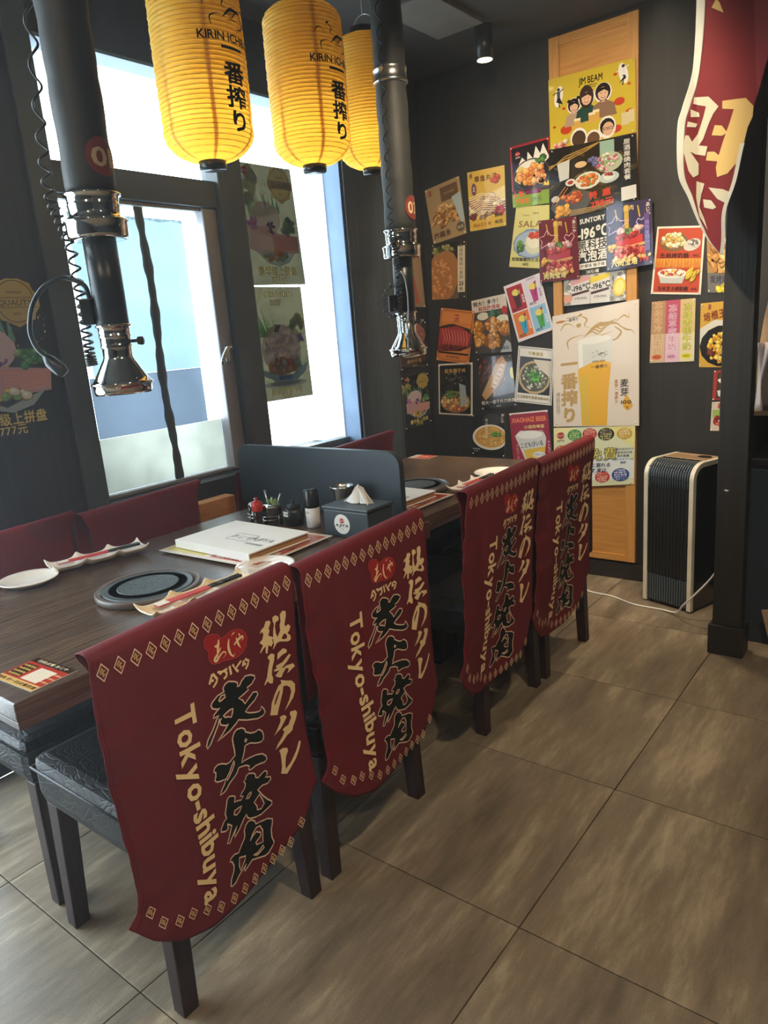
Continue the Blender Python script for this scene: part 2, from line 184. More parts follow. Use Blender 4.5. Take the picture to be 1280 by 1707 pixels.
MT = dict(
 wall=mat('dark_stained_wall', '292724', .6, c2='201e1c', scale=2, stretch=(22, 22, .8), det=8, bump=.25, bscale=9, wpos=True),
 wallglare=mat('glare_lightened_slate', '4a5459', .5, c2='3d464b', scale=2, stretch=(22, 22, .8), det=8, bump=.4, bscale=9, wpos=True),  # slate tone made lighter to carry the window's veiling glare
 ceil=mat('dark_ceiling_paint', '3a3a38', .8, var=.15, scale=3),
 floorbase=mat('floor_grout', '2a2622', .9), frame=mat('charcoal_window_frame', '4a5256', .45, scale=5), frame2=mat('grey_aluminium_frame', '9b9aa2', .4, metal=.1),
 reveal=mat('blue_grey_reveal', '6d87a6', .6, c2='5d7590', scale=6, bump=.3), outwall=mat('white_outer_reveal', 'e9eef0', .8, c2='d5dfe2', scale=14),
 glass=glassm('window_glass'), film=translucent('frosted_film', 'b2b3ac', .85, scale=5, var=.14), bluefilm=translucent('pale_blue_sheet', 'aab8bc', .8, scale=3), bluefilm2=translucent('blue_grey_sheet', '8f97a0', .8, scale=3),
 lace=translucent('lace_sheet', 'c8caca', .85, scale=60, var=.4),
 tabletop=wood('dark_walnut_table', '64503f', '382b21', .27, (34, 1.2, 34), 5, .1), tableedge=wood('walnut_edge', '5f4836', '3d2d23', .4, (40, 1.5, 40), 4),
 legwood=wood('dark_chair_wood', '382220', '231312', .5, (25, 25, 2), 5), pedestal=mat('black_table_base', '1c2226', .4),
 leather=None, cloth=mat('burgundy_cloth', '721f26', .72, c2='641a20', scale=4, bump=.12, bscale=500, spec=.25),
 chrome=mat('polished_steel', 'd8d6d0', .09, metal=1, var=.04), steel=mat('brushed_steel', 'b9bab8', .3, metal=1, var=.05),
 blackmetal=mat('black_metal', '23282a', .35, metal=.3), duct=mat('black_fabric_duct', '2f312f', .6, c2='262725', scale=5, bump=.3, bscale=30),
 rubber=mat('black_rubber', '141414', .4), blackplastic=mat('black_plastic', '17191a', .3), darkblue=mat('dark_slate_laminate', '37434b', .42, c2='303a41', scale=3),
 paperwin=translucent('backlit_paper', 'e8e8e4', .85), paper=mat('white_paper', 'f0efea', .7, var=.03), ceramic=mat('white_ceramic', 'efe9df', .18, var=.02, coat=.5), cream=mat('cream_ceramic', 'e8d9b8', .18, c2='e2cfa5', scale=10, coat=.5),
 iron=mat('cast_iron', '5a6465', .38, c2='454d4f', scale=30, metal=.3, bump=.15, bscale=120), ironc=mat('rough_cast_iron', '5d6766', .45, c2='23282a', scale=90, metal=.2, bump=1, bscale=70, stretch=(1, 2.2, 1)), ironrim=mat('iron_trivet_edge', '5c5149', .35, var=.2, scale=12),
 pine=wood('honey_pine', 'd39b54', 'bd8440', .4, (1.5, 10, 22), 3, .12), pinev=wood('honey_pine_stile', 'd39d58', 'c18a46', .4, (22, 22, 1.5), 3, .12),
 coolbody=mat('glossy_black_plastic', '0f1113', .2, coat=.3), coolsilver=mat('champagne_silver_plastic', 'e2dcc8', .35, metal=.1), cooltop=mat('bronze_brushed_top', 'a5835f', .4, metal=.1, stretch=(1, 40, 1)),
 coolgrille=mat('slate_grille_plastic', '56616d', .3, metal=.3), coolslat=mat('dark_slat', '1d2022', .35), whitecable=mat('white_cable', 'e6e6e2', .4), hem=mat('hem_white_cloth', 'b4b5ac', .7), pin=mat('white_pin', 'f4f2ec', .3),
 red=mat('red_lacquer', 'b52a22', .3), green=mat('green_leaf', '7d9a6a', .6), darkglass=mat('dark_sauce_glass', '2b211c', .1, coat=.6), clear=glassm('clear_glass', (.92, .95, .95)),
 bluepanel=mat('dark_navy_board', '333d48', .5, bump=.3), brown=mat('brown_canvas', '8a6f50', .8, bump=.3, bscale=200), skirt=mat('dark_baseboard', '26211f', .5), navy=mat('shelf_black', '201d1b', .5),
 orange=wood('orange_birch', 'd89a52', 'c98640', .45, (2, 8, 20), 3), tin=mat('spice_jar_white', 'c9c8c8', .35), acpanel=mat('grey_ceiling_hatch', '6a6862', .8), rim=emit('lamp_glass_lit', 'fff0c8', 6.0))
def leather():
    m = mat('black_embossed_leather', '202022', .5, c2='161617', scale=14, spec=.35); t = m.node_tree; N = t.nodes; b = N['Principled BSDF']
    tc = N.new('ShaderNodeTexCoord'); v = N.new('ShaderNodeTexVoronoi'); v.feature = 'DISTANCE_TO_EDGE'; v.inputs['Scale'].default_value = 55; mp = N.new('ShaderNodeMapping'); mp.inputs['Scale'].default_value = (.45, 1, 1)
    nz = N.new('ShaderNodeTexNoise'); nz.inputs['Scale'].default_value = 9; ad = N.new('ShaderNodeMixRGB'); ad.inputs[0].default_value = .12
    t.links.new(tc.outputs['Object'], nz.inputs[0]); t.links.new(tc.outputs['Object'], ad.inputs[1]); t.links.new(nz.outputs['Color'], ad.inputs[2]); t.links.new(ad.outputs[0], mp.inputs[0]); t.links.new(mp.outputs[0], v.inputs['Vector'])
    cr = N.new('ShaderNodeMapRange'); cr.inputs[2].default_value = .12; t.links.new(v.outputs[0], cr.inputs[0])
    bp = N.new('ShaderNodeBump'); bp.inputs['Strength'].default_value = .5; bp.inputs['Distance'].default_value = .0012; t.links.new(cr.outputs[0], bp.inputs['Height']); t.links.new(bp.outputs[0], b.inputs['Normal']); return m
MT['leather'] = leather()
def tilem():
    m, t, b = nt('taupe_stone_tile'); N = t.nodes; L = t.links
    g = N.new('ShaderNodeNewGeometry'); oi = N.new('ShaderNodeObjectInfo'); mp = N.new('ShaderNodeMapping'); mp.inputs['Rotation'].default_value = (0, 0, radians(52)); mp.inputs['Scale'].default_value = (3.2, .8, 1)
    L.new(g.outputs['Position'], mp.inputs[0]); cb = N.new('ShaderNodeCombineXYZ'); ml = N.new('ShaderNodeMath'); ml.operation = 'MULTIPLY'; ml.inputs[1].default_value = 40; L.new(oi.outputs['Random'], ml.inputs[0]); L.new(ml.outputs[0], cb.inputs[2])
    L.new(cb.outputs[0], mp.inputs['Location'])
    n1 = N.new('ShaderNodeTexNoise'); n1.inputs['Scale'].default_value = 2.2; n1.inputs['Detail'].default_value = 9; n1.inputs['Roughness'].default_value = .68; L.new(mp.outputs[0], n1.inputs[0])
    n2 = N.new('ShaderNodeTexNoise'); n2.inputs['Scale'].default_value = 260; n2.inputs['Detail'].default_value = 2; L.new(g.outputs['Position'], n2.inputs[0])
    r = N.new('ShaderNodeValToRGB'); e = r.color_ramp.elements; e[0].position = .36; e[0].color = (*lin('6b6051'), 1); e[1].position = .66; e[1].color = (*lin('b5a78d'), 1); x = e.new(.52); x.color = (*lin('8a7c69'), 1)
    m3 = N.new('ShaderNodeMapping'); m3.inputs['Rotation'].default_value = (0, 0, radians(52)); m3.inputs['Scale'].default_value = (22, 3, 1); L.new(g.outputs['Position'], m3.inputs[0]); n3 = N.new('ShaderNodeTexNoise'); n3.inputs['Scale'].default_value = 2.5; n3.inputs['Detail'].default_value = 6; L.new(m3.outputs[0], n3.inputs[0])
    mm = N.new('ShaderNodeMix'); mm.inputs[0].default_value = .18; L.new(n1.outputs[0], mm.inputs['A']); L.new(n3.outputs[0], mm.inputs['B']); L.new(mm.outputs[0], r.inputs[0]); mx = N.new('ShaderNodeMix'); mx.data_type = 'RGBA'; mx.blend_type = 'MULTIPLY'; mx.inputs[0].default_value = .35; L.new(r.outputs[0], mx.inputs['A'])
    mr = N.new('ShaderNodeMapRange'); mr.inputs[1].default_value = .35; mr.inputs[2].default_value = .65; mr.inputs[3].default_value = .65; mr.inputs[4].default_value = 1.15; L.new(n2.outputs[0], mr.inputs[0]); L.new(mr.outputs[0], mx.inputs['B'])
    L.new(mx.outputs['Result'], b.inputs['Base Color']); b.inputs['Roughness'].default_value = .42; b.inputs['Specular IOR Level'].default_value = .45
    bp = N.new('ShaderNodeBump'); bp.inputs['Strength'].default_value = .06; bp.inputs['Distance'].default_value = .002; L.new(n2.outputs[0], bp.inputs['Height']); L.new(bp.outputs[0], b.inputs['Normal']); return m
MT['tile'] = tilem()
MT['print'] = printm('printed_paper', .42, .15); MT['printlam'] = printm('laminated_print', .16, .5); MT['printwin'] = printm('window_print', .5, 0, trans=.75)
MT['ink'] = printm('cloth_print', .7, spec=.2)

# ------------------------------------------------------------------ glyphs and flat print
_G = {}
def glyph(ch, off=0.0):
    k = (ch, off)
    if k not in _G:
        c = bpy.data.curves.new('t', 'FONT'); c.body = ch; c.size = 1; c.offset = off; c.resolution_u = 2
        o = bpy.data.objects.new('t', c); m = o.to_mesh()
        vs = [(v.co.x, v.co.y) for v in m.vertices]; fs = [tuple(p.vertices) for p in m.polygons]
        o.to_mesh_clear(); bpy.data.objects.remove(o); bpy.data.curves.remove(c)
        if vs: x0 = min(v[0] for v in vs); x1 = max(v[0] for v in vs)
        else: x0, x1 = 0, .3
        _G[k] = (vs, fs, x0, x1)
    return _G[k]

class Sheet:
    """flat coloured print: shapes in sheet units (x right 0..1, y down 0..H), mapped by fn(x, y, depth)"""
    def __init__(s, fn, H=1.41, step=1.6e-5, seed=1, clamp=False, sub=0): s.clamp = clamp; s.sub = sub; s.real = fn; fn = (lambda x, y, d: (x, y, d)) if sub else fn; s.fn = fn; s.H = H; s.v = []; s.f = []; s.c = []; s.d = 3e-4; s.step = step; s.r = random.Random(seed)
    def raw(s, pts, faces, col, lift=True, d=None):
        if lift: s.d += s.step
        if s.clamp: pts = [(min(1, max(0, x)), min(s.H, max(0, y))) for x, y in pts]
        dd = s.d if d is None else d; n = len(s.v); c = lin(col) if isinstance(col, str) else col
        s.v += [s.fn(x, y, dd) for x, y in pts]; s.f += [tuple(i + n for i in f) for f in faces]; s.c += [c] * len(faces)
    def poly(s, pts, col, holes=(), **k):
        loops = [pts] + list(holes); al = [p for l in loops for p in l]
        s.raw(al, [tuple(t) for t in tessellate_polygon([[Vector((x, y, 0)) for x, y in l] for l in loops])], col, **k)
    def rect(s, x0, y0, x1, y1, col, **k): s.raw([(x0, y0), (x1, y0), (x1, y1), (x0, y1)], [(0, 1, 2, 3)], col, **k)
    def ell(s, cx, cy, rx, ry, col, rot=0, n=14, wob=0, **k):
        ca, sa = cos(rot), sin(rot); P = []
        for i in range(n):
            a = 2 * pi * i / n; q = 1 + (s.r.uniform(-wob, wob) if wob else 0); x = rx * q * cos(a); y = ry * q * sin(a); P.append((cx + x * ca - y * sa, cy + x * sa + y * ca))
        s.raw([(cx, cy)] + P, [(0, i + 1, (i + 1) % n + 1) for i in range(n)], col, **k)
    def ring(s, cx, cy, rx, ry, w, col, n=24, a0=0, a1=2 * pi, **k):
        P = []; full = abs(a1 - a0) > 6.28; m = n if full else n + 1
        for i in range(m):
            a = a0 + (a1 - a0) * i / n; P += [(cx + rx * cos(a), cy + ry * sin(a)), (cx + (rx - w) * cos(a), cy + (ry - w) * sin(a))]
        s.raw(P, [(2 * i, (2 * i + 2) % len(P), (2 * i + 3) % len(P), 2 * i + 1) for i in range(n)], col, **k)
    def line(s, pts, w, col, taper=False, **k):
        P = []; n = len(pts)
        for i, (x, y) in enumerate(pts):
            a = pts[max(i - 1, 0)]; b = pts[min(i + 1, n - 1)]; dx, dy = b[0] - a[0], b[1] - a[1]; l = sqrt(dx * dx + dy * dy) or 1
            ww = w / 2 * ((1 - .75 * abs(2 * i / max(n - 1, 1) - .7)) if taper else 1); P += [(x - dy / l * ww, y + dx / l * ww), (x + dy / l * ww, y - dx / l * ww)]
        s.raw(P, [(2 * i, 2 * i + 1, 2 * i + 3, 2 * i + 2) for i in range(n - 1)], col, **k)
    def frame(s, x0, y0, x1, y1, w, col): 
        for a in ((x0, y0, x1, y0 + w), (x0, y1 - w, x1, y1), (x0, y0, x0 + w, y1), (x1 - w, y0, x1, y1)): s.rect(*a, col)
    def text(s, t, x, y, h, col, vert=False, bold=.02, w=None, rot=0, gap=1.04, al='c', slant=0):
        ca, sa = cos(rot), sin(rot); cur = 0; items = []
        for ch in t:
            vs, fs, x0, x1 = glyph(ch, .0)
            if vert: items.append((vs, fs, -(x0 + x1) / 2, -cur - .38)); cur += gap if ord(ch) > 255 else .8
            else:
                cj = ord(ch) > 0x2000; items.append((vs, fs, cur if cj else cur - x0 + .04, 0)); cur += 1.0 * gap if cj else (x1 - x0 + .1 if ch != ' ' else .3)
        if vert: ox, oy = 0, (cur - gap) / 2 
        else: ox, oy = {'c': -cur / 2, 'l': 0, 'r': -cur}[al], -.36
        sx = (w / cur) if (w and not vert) else h
        if w and vert: sx = w
        s.d += s.step; d = s.d
        for vs, fs, dx, dy in items:
            k = bold * .55
            for ci, (ex, ey) in enumerate(((-k, -k), (k, -k), (-k, k), (k, k)) if bold > .012 else ((0, 0),)):
                P = []
                for a, b in vs:
                    yy = b + dy + oy + ey; px = (a + dx + ox + ex + slant * yy) * sx; py = -yy * h; P.append((x + px * ca - py * sa, y + px * sa + py * ca))
                s.raw(P, fs, col, lift=False, d=d + ci * 1e-5)
        s.d = d + 4e-5
    def pile(s, cx, cy, rx, ry, n, sz, pal, asp=.7, wob=.12, dark='000000', edge=True, rot=None):
        d0 = s.d + s.step
        for i in range(n):
            a = s.r.uniform(0, 2 * pi); q = sqrt(s.r.random()); x = cx + rx * q * cos(a); y = cy + ry * q * sin(a); r = sz * s.r.uniform(.7, 1.2); c = s.r.choice(pal); ro = s.r.uniform(-1.2, 1.2) if rot is None else rot + s.r.uniform(-.25, .25)
            cl = lin(c); d = d0 + 2 * s.step * (i % 20)
            if edge: s.ell(x + sz * .08, y + sz * .12, r * 1.1, r * asp * 1.15, tuple(v * .35 for v in cl), ro, 9, wob, lift=False, d=d)
            s.ell(x, y, r, r * asp, cl, ro, 9, wob, lift=False, d=d + s.step)
            s.ell(x - r * .2, y - r * asp * .25, r * .45, r * asp * .35, tuple(min(1, v * 1.5 + .04) for v in cl), ro, 7, 0, lift=False, d=d + 1.5 * s.step)
        s.d = d0 + 42 * s.step
    def obj(s, name, m, parent):
        me = bpy.data.meshes.new(name); me.from_pydata(s.v, [], s.f); a = me.color_attributes.new('Col', 'FLOAT_COLOR', 'CORNER'); dat = []
        for c, f in zip(s.c, s.f): dat += [*c, 1.0] * len(f)
        a.data.foreach_set('color', dat)
        if s.sub:                                      # cut long triangles so that the print follows a curved surface
            bm = bmesh.new(); bm.from_mesh(me); bmesh.ops.triangulate(bm, faces=bm.faces[:])
            for _ in range(4):
                es = [e for e in bm.edges if e.calc_length() > s.sub]
                if es: bmesh.ops.subdivide_edges(bm, edges=es, cuts=1); bmesh.ops.triangulate(bm, faces=[f for f in bm.faces if len(f.verts) > 3])
            for v in bm.verts: v.co = s.real(v.co.x, v.co.y, v.co.z)
            bm.to_mesh(me); bm.free()
        me.update(); return link(name, me, m, parent)

# ------------------------------------------------------------------ setting
XW, YW, ZC = -2.406, 3.55, 2.62
XR, YF = 2.3, -1.7
def struct(name, mb, m, label=None, parent=None): 
    o = mb.obj(name, m, parent)
    if not parent: o['kind'] = 'structure'
    if label: o['label'] = label
    return o
floor = struct('floor', MB().box((XW, YF, -.06), (XR, YW, -.012)), MT['floorbase'], 'floor of large square taupe stone tiles')
xs = [XW] + [-.679 + .6 * k for k in range(-2, 5)] + [XR]; ys = [YF] + [.62 + .6 * k for k in range(-3, 5)] + [YW]
_tm = {}
for i in range(len(xs) - 1):
    for j in range(len(ys) - 1):
        w, d = xs[i + 1] - xs[i] - .003, ys[j + 1] - ys[j] - .003; key = (round(w, 3), round(d, 3))
        if w < .02 or d < .02: continue
        if key not in _tm: _tm[key] = MB().box((-w / 2, -d / 2, -.012), (w / 2, d / 2, 0), .0012).mesh('tile'); _tm[key].materials.append(MT['tile'])
        link('tile', _tm[key], None, floor, ((xs[i] + xs[i + 1]) / 2, (ys[j] + ys[j + 1]) / 2, 0))
struct('ceiling', MB().box((XW - .3, YF, ZC), (XR, YW + .2, ZC + .1)), MT['ceil'], 'dark painted ceiling')
wl = MB()
wl.box((-2.75, YF, 0), (XW, -1.45, ZC)); wl.box((-2.75, .86, 0), (XW, 1.40, ZC)); wl.box((-2.75, -1.45, 2.4), (XW, .86, ZC)); wl.box((-2.75, -1.45, 0), (XW, .86, .10)); wl.box((-2.75, 1.40, 0), (XW, 2.87, .80)); wl.box((-2.75, 1.40, 2.352), (XW, 2.87, ZC)); wl.box((-2.75, 2.87, 0), (XW, YW, ZC))
wall_left = struct('wall_left', wl, MT['wall'], 'dark wall with the tall window opening')
wall_back = struct('wall_back', MB().box((XW - .3, YW, 0), (XR, YW + .15, ZC)), MT['wall'], 'dark wood-grained wall covered in menu posters')
struct('wall_right', MB().box((XR, YF, 0), (XR + .1, YW, ZC)), MT['wall']); struct('wall_front', MB().box((XW - .3, YF - .1, 0), (XR + .1, YF, ZC)), MT['wall'])
struct('trim_1', MB().box((XW + .001, 2.872, 0), (XW + .018, 3.215, ZC - .001), .003), MT['wallglare'], 'slate blue pilaster face beside the window, colour lightened for its glare')
struct('trim_2', MB().box((-2.503, 2.858, .802), (XW + .004, 2.87, 2.35)).box((-2.503, 1.40, 2.340), (XW + .004, 2.858, 2.351)), MT['reveal'], 'blue grey window reveal')
struct('trim_3', MB().box((-2.74, 2.852, .802), (-2.5045, 2.869, 2.35)).box((-2.74, 1.401, 2.342), (-2.5045, 2.85, 2.351)), MT['outwall'], 'white outer window reveal')
struct('trim_4', MB().box((XW + .001, 1.315, 0), (XW + .014, 1.399, ZC - .001), .002), MT['frame'], 'charcoal window architrave')
struct('baseboard_back', MB().box((XW + .02, YW - .016, 0), (XR, YW - .001, .085), .003), MT['skirt'], 'dark baseboard under the poster wall')
# the window
win = struct('window_1', MB().box((-2.53, 1.401, 1.888), (-2.45, 2.13, 1.99), .004).box((-2.53, 2.13, .803), (-2.43, 2.262, 2.338), .004).box((-2.53, 1.401, .803), (-2.47, 1.44, 2.338), .003)
    .box((-2.53, 1.44, .803), (-2.47, 2.13, .812), .002).box((-2.53, 2.262, .803), (-2.47, 2.85, .83), .002), MT['frame'], 'tall window with charcoal frame, transom and casement')
MB().box((-2.522, 2.056, .813), (-2.462, 2.128, 1.886), .006).box((-2.515, 1.442, .8125), (-2.475, 2.056, .824), .002).box((-2.515, 1.442, 1.874), (-2.475, 2.056, 1.887), .002).obj('casement_frame', MT['frame2'], win)
h = MB().box((-2.462, 2.075, 1.27), (-2.452, 2.10, 1.34), .004); h.tube(chain([(-2.452, 2.088, 1.335), (-2.425, 2.085, 1.335), (-2.418, 2.06, 1.33), (-2.418, 2.03, 1.29), (-2.418, 2.022, 1.262)]), .008); h.obj('window_handle', MT['chrome'], win)
for y0, y1, z0, z1 in ((1.442, 2.056, .824, 1.874), (1.442, 2.13, 1.99, 2.338), (2.262, 2.851, .83, 2.338)): MB().add([(-2.5, y0, z0), (-2.5, y1, z0), (-2.5, y1, z1), (-2.5, y0, z1)], [(0, 1, 2, 3)]).obj('pane', MT['glass'], win)
r5 = random.Random(5); b_ = MB()
def bar(u, v):
    z = .826 + v * 1.046; a = u * 2 * pi; w = .019 + .003 * sin(z * 31) + .002 * sin(z * 77)
    return (-2.489 + .008 * cos(a), 1.776 + .006 * sin(z * 9) + w * sin(a), z)
b_.grid(9, 60, bar); b_.obj('window_strap', MT['frame'], win).__setitem__('label', 'dark ragged vertical strap')
def sheetbox(n, m, y0, y1, z0, z1, x, lab): o = MB().box((x - .0015, y0, z0), (x, y1, z1)).obj(n, m, win); o['label'] = lab
sheetbox('privacy_sheet', MT['bluefilm'], 1.492, 1.985, 1.262, 1.84, -2.512, 'pale blue backlit sheet'); sheetbox('privacy_sheet', MT['bluefilm2'], 1.470, 1.982, 1.035, 1.261, -2.512, 'darker blue backlit band')
sheetbox('frosted_film', MT['film'], 1.4425, 2.055, .826, 1.034, -2.516, 'pale frosted film')
lc = MB()
def scal(u, v): y = 1.444 + u * .61; return (-2.5125 + .001 * sin(y * 120), y, 1.872 - v * (.036 + .008 * abs(sin(y * 26))))
lc.grid(120, 3, scal); lc.obj('lace_edging', MT['lace'], win)

w2 = struct('window_2', MB().box((-2.53, -1.449, .101), (-2.47, -1.39, 2.399), .003).box((-2.53, .80, .101), (-2.47, .859, 2.399), .003).box((-2.53, -.38, .101), (-2.47, -.32, 2.399), .003).box((-2.53, -1.39, 2.34), (-2.47, .80, 2.399)).box((-2.53, -1.39, .101), (-2.47, .80, .15)), MT['frame'], 'tall shopfront window left of the camera')
for y0, y1 in ((-1.39, -.38), (-.32, .80)): MB().add([(-2.5, y0, .15), (-2.5, y1, .15), (-2.5, y1, 2.34), (-2.5, y0, 2.34)], [(0, 1, 2, 3)]).obj('pane', MT['glass'], w2)
def haze():
    m = bpy.data.materials.new('veiling_glare_haze'); m.use_nodes = True; t = m.node_tree; t.nodes.remove(t.nodes['Principled BSDF'])
    v = t.nodes.new('ShaderNodeVolumeScatter'); v.inputs['Density'].default_value = .012; v.inputs['Anisotropy'].default_value = .6; v.inputs['Color'].default_value = (.9, .95, 1, 1); t.links.new(v.outputs[0], t.nodes['Material Output'].inputs['Volume']); return m
hz = MB().box((XW + .001, YF + .001, .001), (XR - .001, YW - .001, ZC - .001)).obj('added_glare_haze', haze()); hz['kind'] = 'structure'; hz['label'] = 'faint haze added to the room to imitate window glare'  # scatter volume added to stand in for the glare veil around the window
# square pillar and its base at the right
pil = struct('trim_5', MB().box((-.678, 2.87, .12), (-.574, 2.94, ZC - .001), .004), MT['wall'], 'dark pillar at the right')
MB().box((-.690, 2.855, 0), (-.560, 2.955, .122), .004).obj('pillar_base', MT['skirt'], pil)
MB().prism([(-.645, .672), (-.638, .668), (-.632, .671), (-.640, .664), (-.652, .668)], 1, 2.868, 2.871).obj('chipped_paint', MT['paper'], pil)
cb = empty('shelf_cabinet', (-.3, 3.1, 0), 'dark navy low cabinet with open shelf right of the pillar', 'cabinet')
MB().box((-.63, 3.04, 0), (-.05, 3.42, .72), .004).obj('body', MT['bluepanel'], cb, loc=(.3, -3.1, 0)); MB().box((-.63, 3.035, .735), (-.05, 3.44, .76), .003).obj('worktop', MT['navy'], cb, loc=(.3, -3.1, 0))
MB().box((-.63, 3.42, .76), (-.05, 3.44, 1.75), .003).obj('back_panel', MT['bluepanel'], cb, loc=(.3, -3.1, 0)); MB().box((-.63, 3.05, .925), (-.05, 3.42, .945), .003).obj('shelf', MT['brown'], cb, loc=(.3, -3.1, 0))
for x in (-.628, -.07): MB().box((x, 3.05, .76), (x + .015, 3.42, .925), .002).obj('upright', MT['navy'], cb, loc=(.3, -3.1, 0))
bg_ = MB()
def bagf(u, v):
    a = u * 2 * pi; z = .946 + v * .55; r = (.09 + .012 * sin(3 * a + z * 9)) * (1 - .45 * v * v) * (1 if v > .02 else .85); return (-.53 + r * cos(a), 3.24 + r * 1.1 * sin(a), z)
bg_.grid(33, 20, bagf); bg_.obj('canvas_bag', MT['brown']); tagp(COL.objects[-1], 'brown canvas bag slumped on the shelf right of the pillar', 'bag')
cl = MB()
def clf(u, v): z = .946 + (1 - v) * .25; return (-.60 + .02 * sin(u * 12) * v + .1 * u, 3.08 + .035 * sin(u * 9 + v * 3), z)
cl.grid(24, 12, clf); o = cl.obj('folded_cloth', translucent('white_pink_cloth', 'd8ccc8', .2)); md = o.modifiers.new('s', 'SOLIDIFY'); md.thickness = .004; tagp(o, 'white cloth bundled in front of the brown canvas bag', 'cloth')
hk = MB(); hk.tube(chain([(-.50, 3.036, .40), (-.49, 2.99, .405), (-.478, 2.965, .36), (-.474, 2.96, .30)]), .004); 
sg = empty('hanging_sign', (-.47, 2.96, .2), 'small tan tag hanging from a wire hook by the cabinet', 'sign'); o = hk.obj('hook', MT['steel'], sg, loc=(.47, -2.96, -.2))
MB().box((-.50, -.004, -.09), (-.40 + .0, .0, .10), .001).obj('tag_board', mat('tan_card', 'b79a7d', .6), sg, loc=(.46, 0, 0), rot=(0, radians(-14), 0))

# sliding wooden panel on the back wall
pn = empty('wooden_wall_panel', (-1.42, 3.55, .09), 'tall honey pine panel with dark open middle mounted on the poster wall', 'panel')
def ploc(mb, n, m): return mb.obj(n, m, pn, loc=(1.42, -3.55, -.09))
for x0, x1 in ((-1.63, -1.582), (-1.262, -1.212)): ploc(MB().box((x0, 3.525, .10), (x1, 3.549, 2.60), .002), 'stile', MT['pinev'])
for z0, z1 in ((.10, .135), (.50, .535), (1.93, 1.965), (2.56, 2.60)): ploc(MB().box((-1.582, 3.527, z0), (-1.262, 3.549, z1), .002), 'rail', MT['pine'])
ploc(MB().box((-1.582, 3.535, .135), (-1.262, 3.549, .50)), 'inset_board', MT['pine']); ploc(MB().box((-1.582, 3.535, 1.965), (-1.262, 3.549, 2.56)), 'inset_board', MT['pine'])
ploc(MB().box((-1.582, 3.543, .535), (-1.262, 3.5495, 1.93)), 'dark_backing', MT['navy'])

# ceiling hatch and small downlight
hp = MB().box((-1.975, 2.70, ZC - .022), (-1.74, 3.12, ZC - .001), .003).obj('ceiling_hatch', MT['acpanel']); tagp(hp, 'grey square ceiling hatch above the back wall corner', 'hatch')
def downlight(x, y, z0, lab, e=0, tgt=None, ang=95):
    t = empty('ceiling_downlight', (x, y, z0), lab, 'lamp')
    MB().lathe([(.036, z0), (.040, z0), (.040, ZC - .001)], (0, 0), 28).obj('housing', MT['blackmetal'], t, loc=(0, 0, -z0))
    MB().lathe([(0, z0 - .001), (.034, z0 - .001), (.034, z0 - .0004), (0, z0 - .0004)], (0, 0), 28).obj('lens', MT['rim'], t, loc=(0, 0, -z0))
    if e: spot((x, y, z0 - .012), e, ang, WARM, tgt)
    return t
downlight(-1.785, 3.2, 2.485, 'small black cylinder downlight glowing above the back wall posters', 6, (-1.785, 3.3, 0), 120)
downlight(-1.05, 1.85, 2.48, 'black cylinder downlight over the middle of the aisle, outside the photo', 165, (-1.45, 3.55, 1.35), 85)
downlight(-.95, 3.05, 2.48, 'black cylinder downlight over the air cooler, outside the photo', 70, (-1.05, 3.15, 0), 80)
downlight(.1, .9, 2.48, 'black cylinder downlight over the aisle beside the near chairs, outside the photo', 100, (-.3, .9, 0), 120)
downlight(.5, -.6, 2.48, 'black cylinder downlight behind the camera, outside the photo', 60, (.0, -.2, 0), 120)

downlight(-.9, -.3, 2.48, 'black cylinder downlight added left of the camera, outside the photo', 45, (-2.3, 1.0, 1.2), 80)  # extra unseen lamp added to brighten the poster left of the window

# ------------------------------------------------------------------ posters
def wallmap(q, H, n=(0, -1, 0), off=0.002, plane='y', base=YW):
    (ax, az), (bx, bz), (cx, cz), (dx, dz) = q
    def f(x, y, d):
        v = y / H; u = x; p = (1 - u) * (1 - v) * ax + u * (1 - v) * bx + u * v * cx + (1 - u) * v * dx; z = (1 - u) * (1 - v) * az + u * (1 - v) * bz + u * v * cz + (1 - u) * v * dz
        dd = off + d
        return (p, base - dd, z) if plane == 'y' else (base + dd, p, z)
    return f
def poster(key, label, draw, H=1.41, off=.002, q=None, plane='y', base=YW, m='print', curl=.003, pins=True, group=None, seed=3):
    q = q or QUAD[key]; f = wallmap(q, H, off=off, plane=plane, base=base); s = Sheet(f, H, seed=seed, clamp=True); draw(s)
    mb = MB(); P = [f(0, 0, 0), f(1, 0, 0), f(1, H, 0), f(0, H, 0)]; Q = [f(0, 0, -.0005), f(1, 0, -.0005), f(1, H, -.0005), f(0, H, -.0005)]
    mb.add(P + Q, [(0, 1, 2, 3), (4, 7, 6, 5), (0, 4, 5, 1), (1, 5, 6, 2), (2, 6, 7, 3), (3, 7, 4, 0)])
    o = mb.obj('poster', MT['paperwin' if m == 'printwin' else 'paper']); tagp(o, label, 'poster', group); s.obj('printed_picture', MT[m], o)
    if pins:
        for u, v in ((.04, .03 * H), (.96, .03 * H), (.04, .97 * H), (.96, .97 * H)):
            a = Vector(f(u, v, 0)); nn = Vector((0, -1, 0)) if plane == 'y' else Vector((1, 0, 0)); pb = MB(); pb.tube([a, a + nn * .004, a + nn * .005], [.0035, .003, .0012], 8); pb.obj('pin', MT['pin'], o)
    return o
BR = ['a8602a', 'c07a35', '8d4a1e', 'd29450', '9c5424']; GRN = ['4f7a3a', '6b9a4a', '2f5a2c']; RD = ['a12a2a', 'c04a40', '8a1f24', 'd06a5c']
NOOD = ['e0b25a', 'eac577', 'c9913e', 'f0d493']
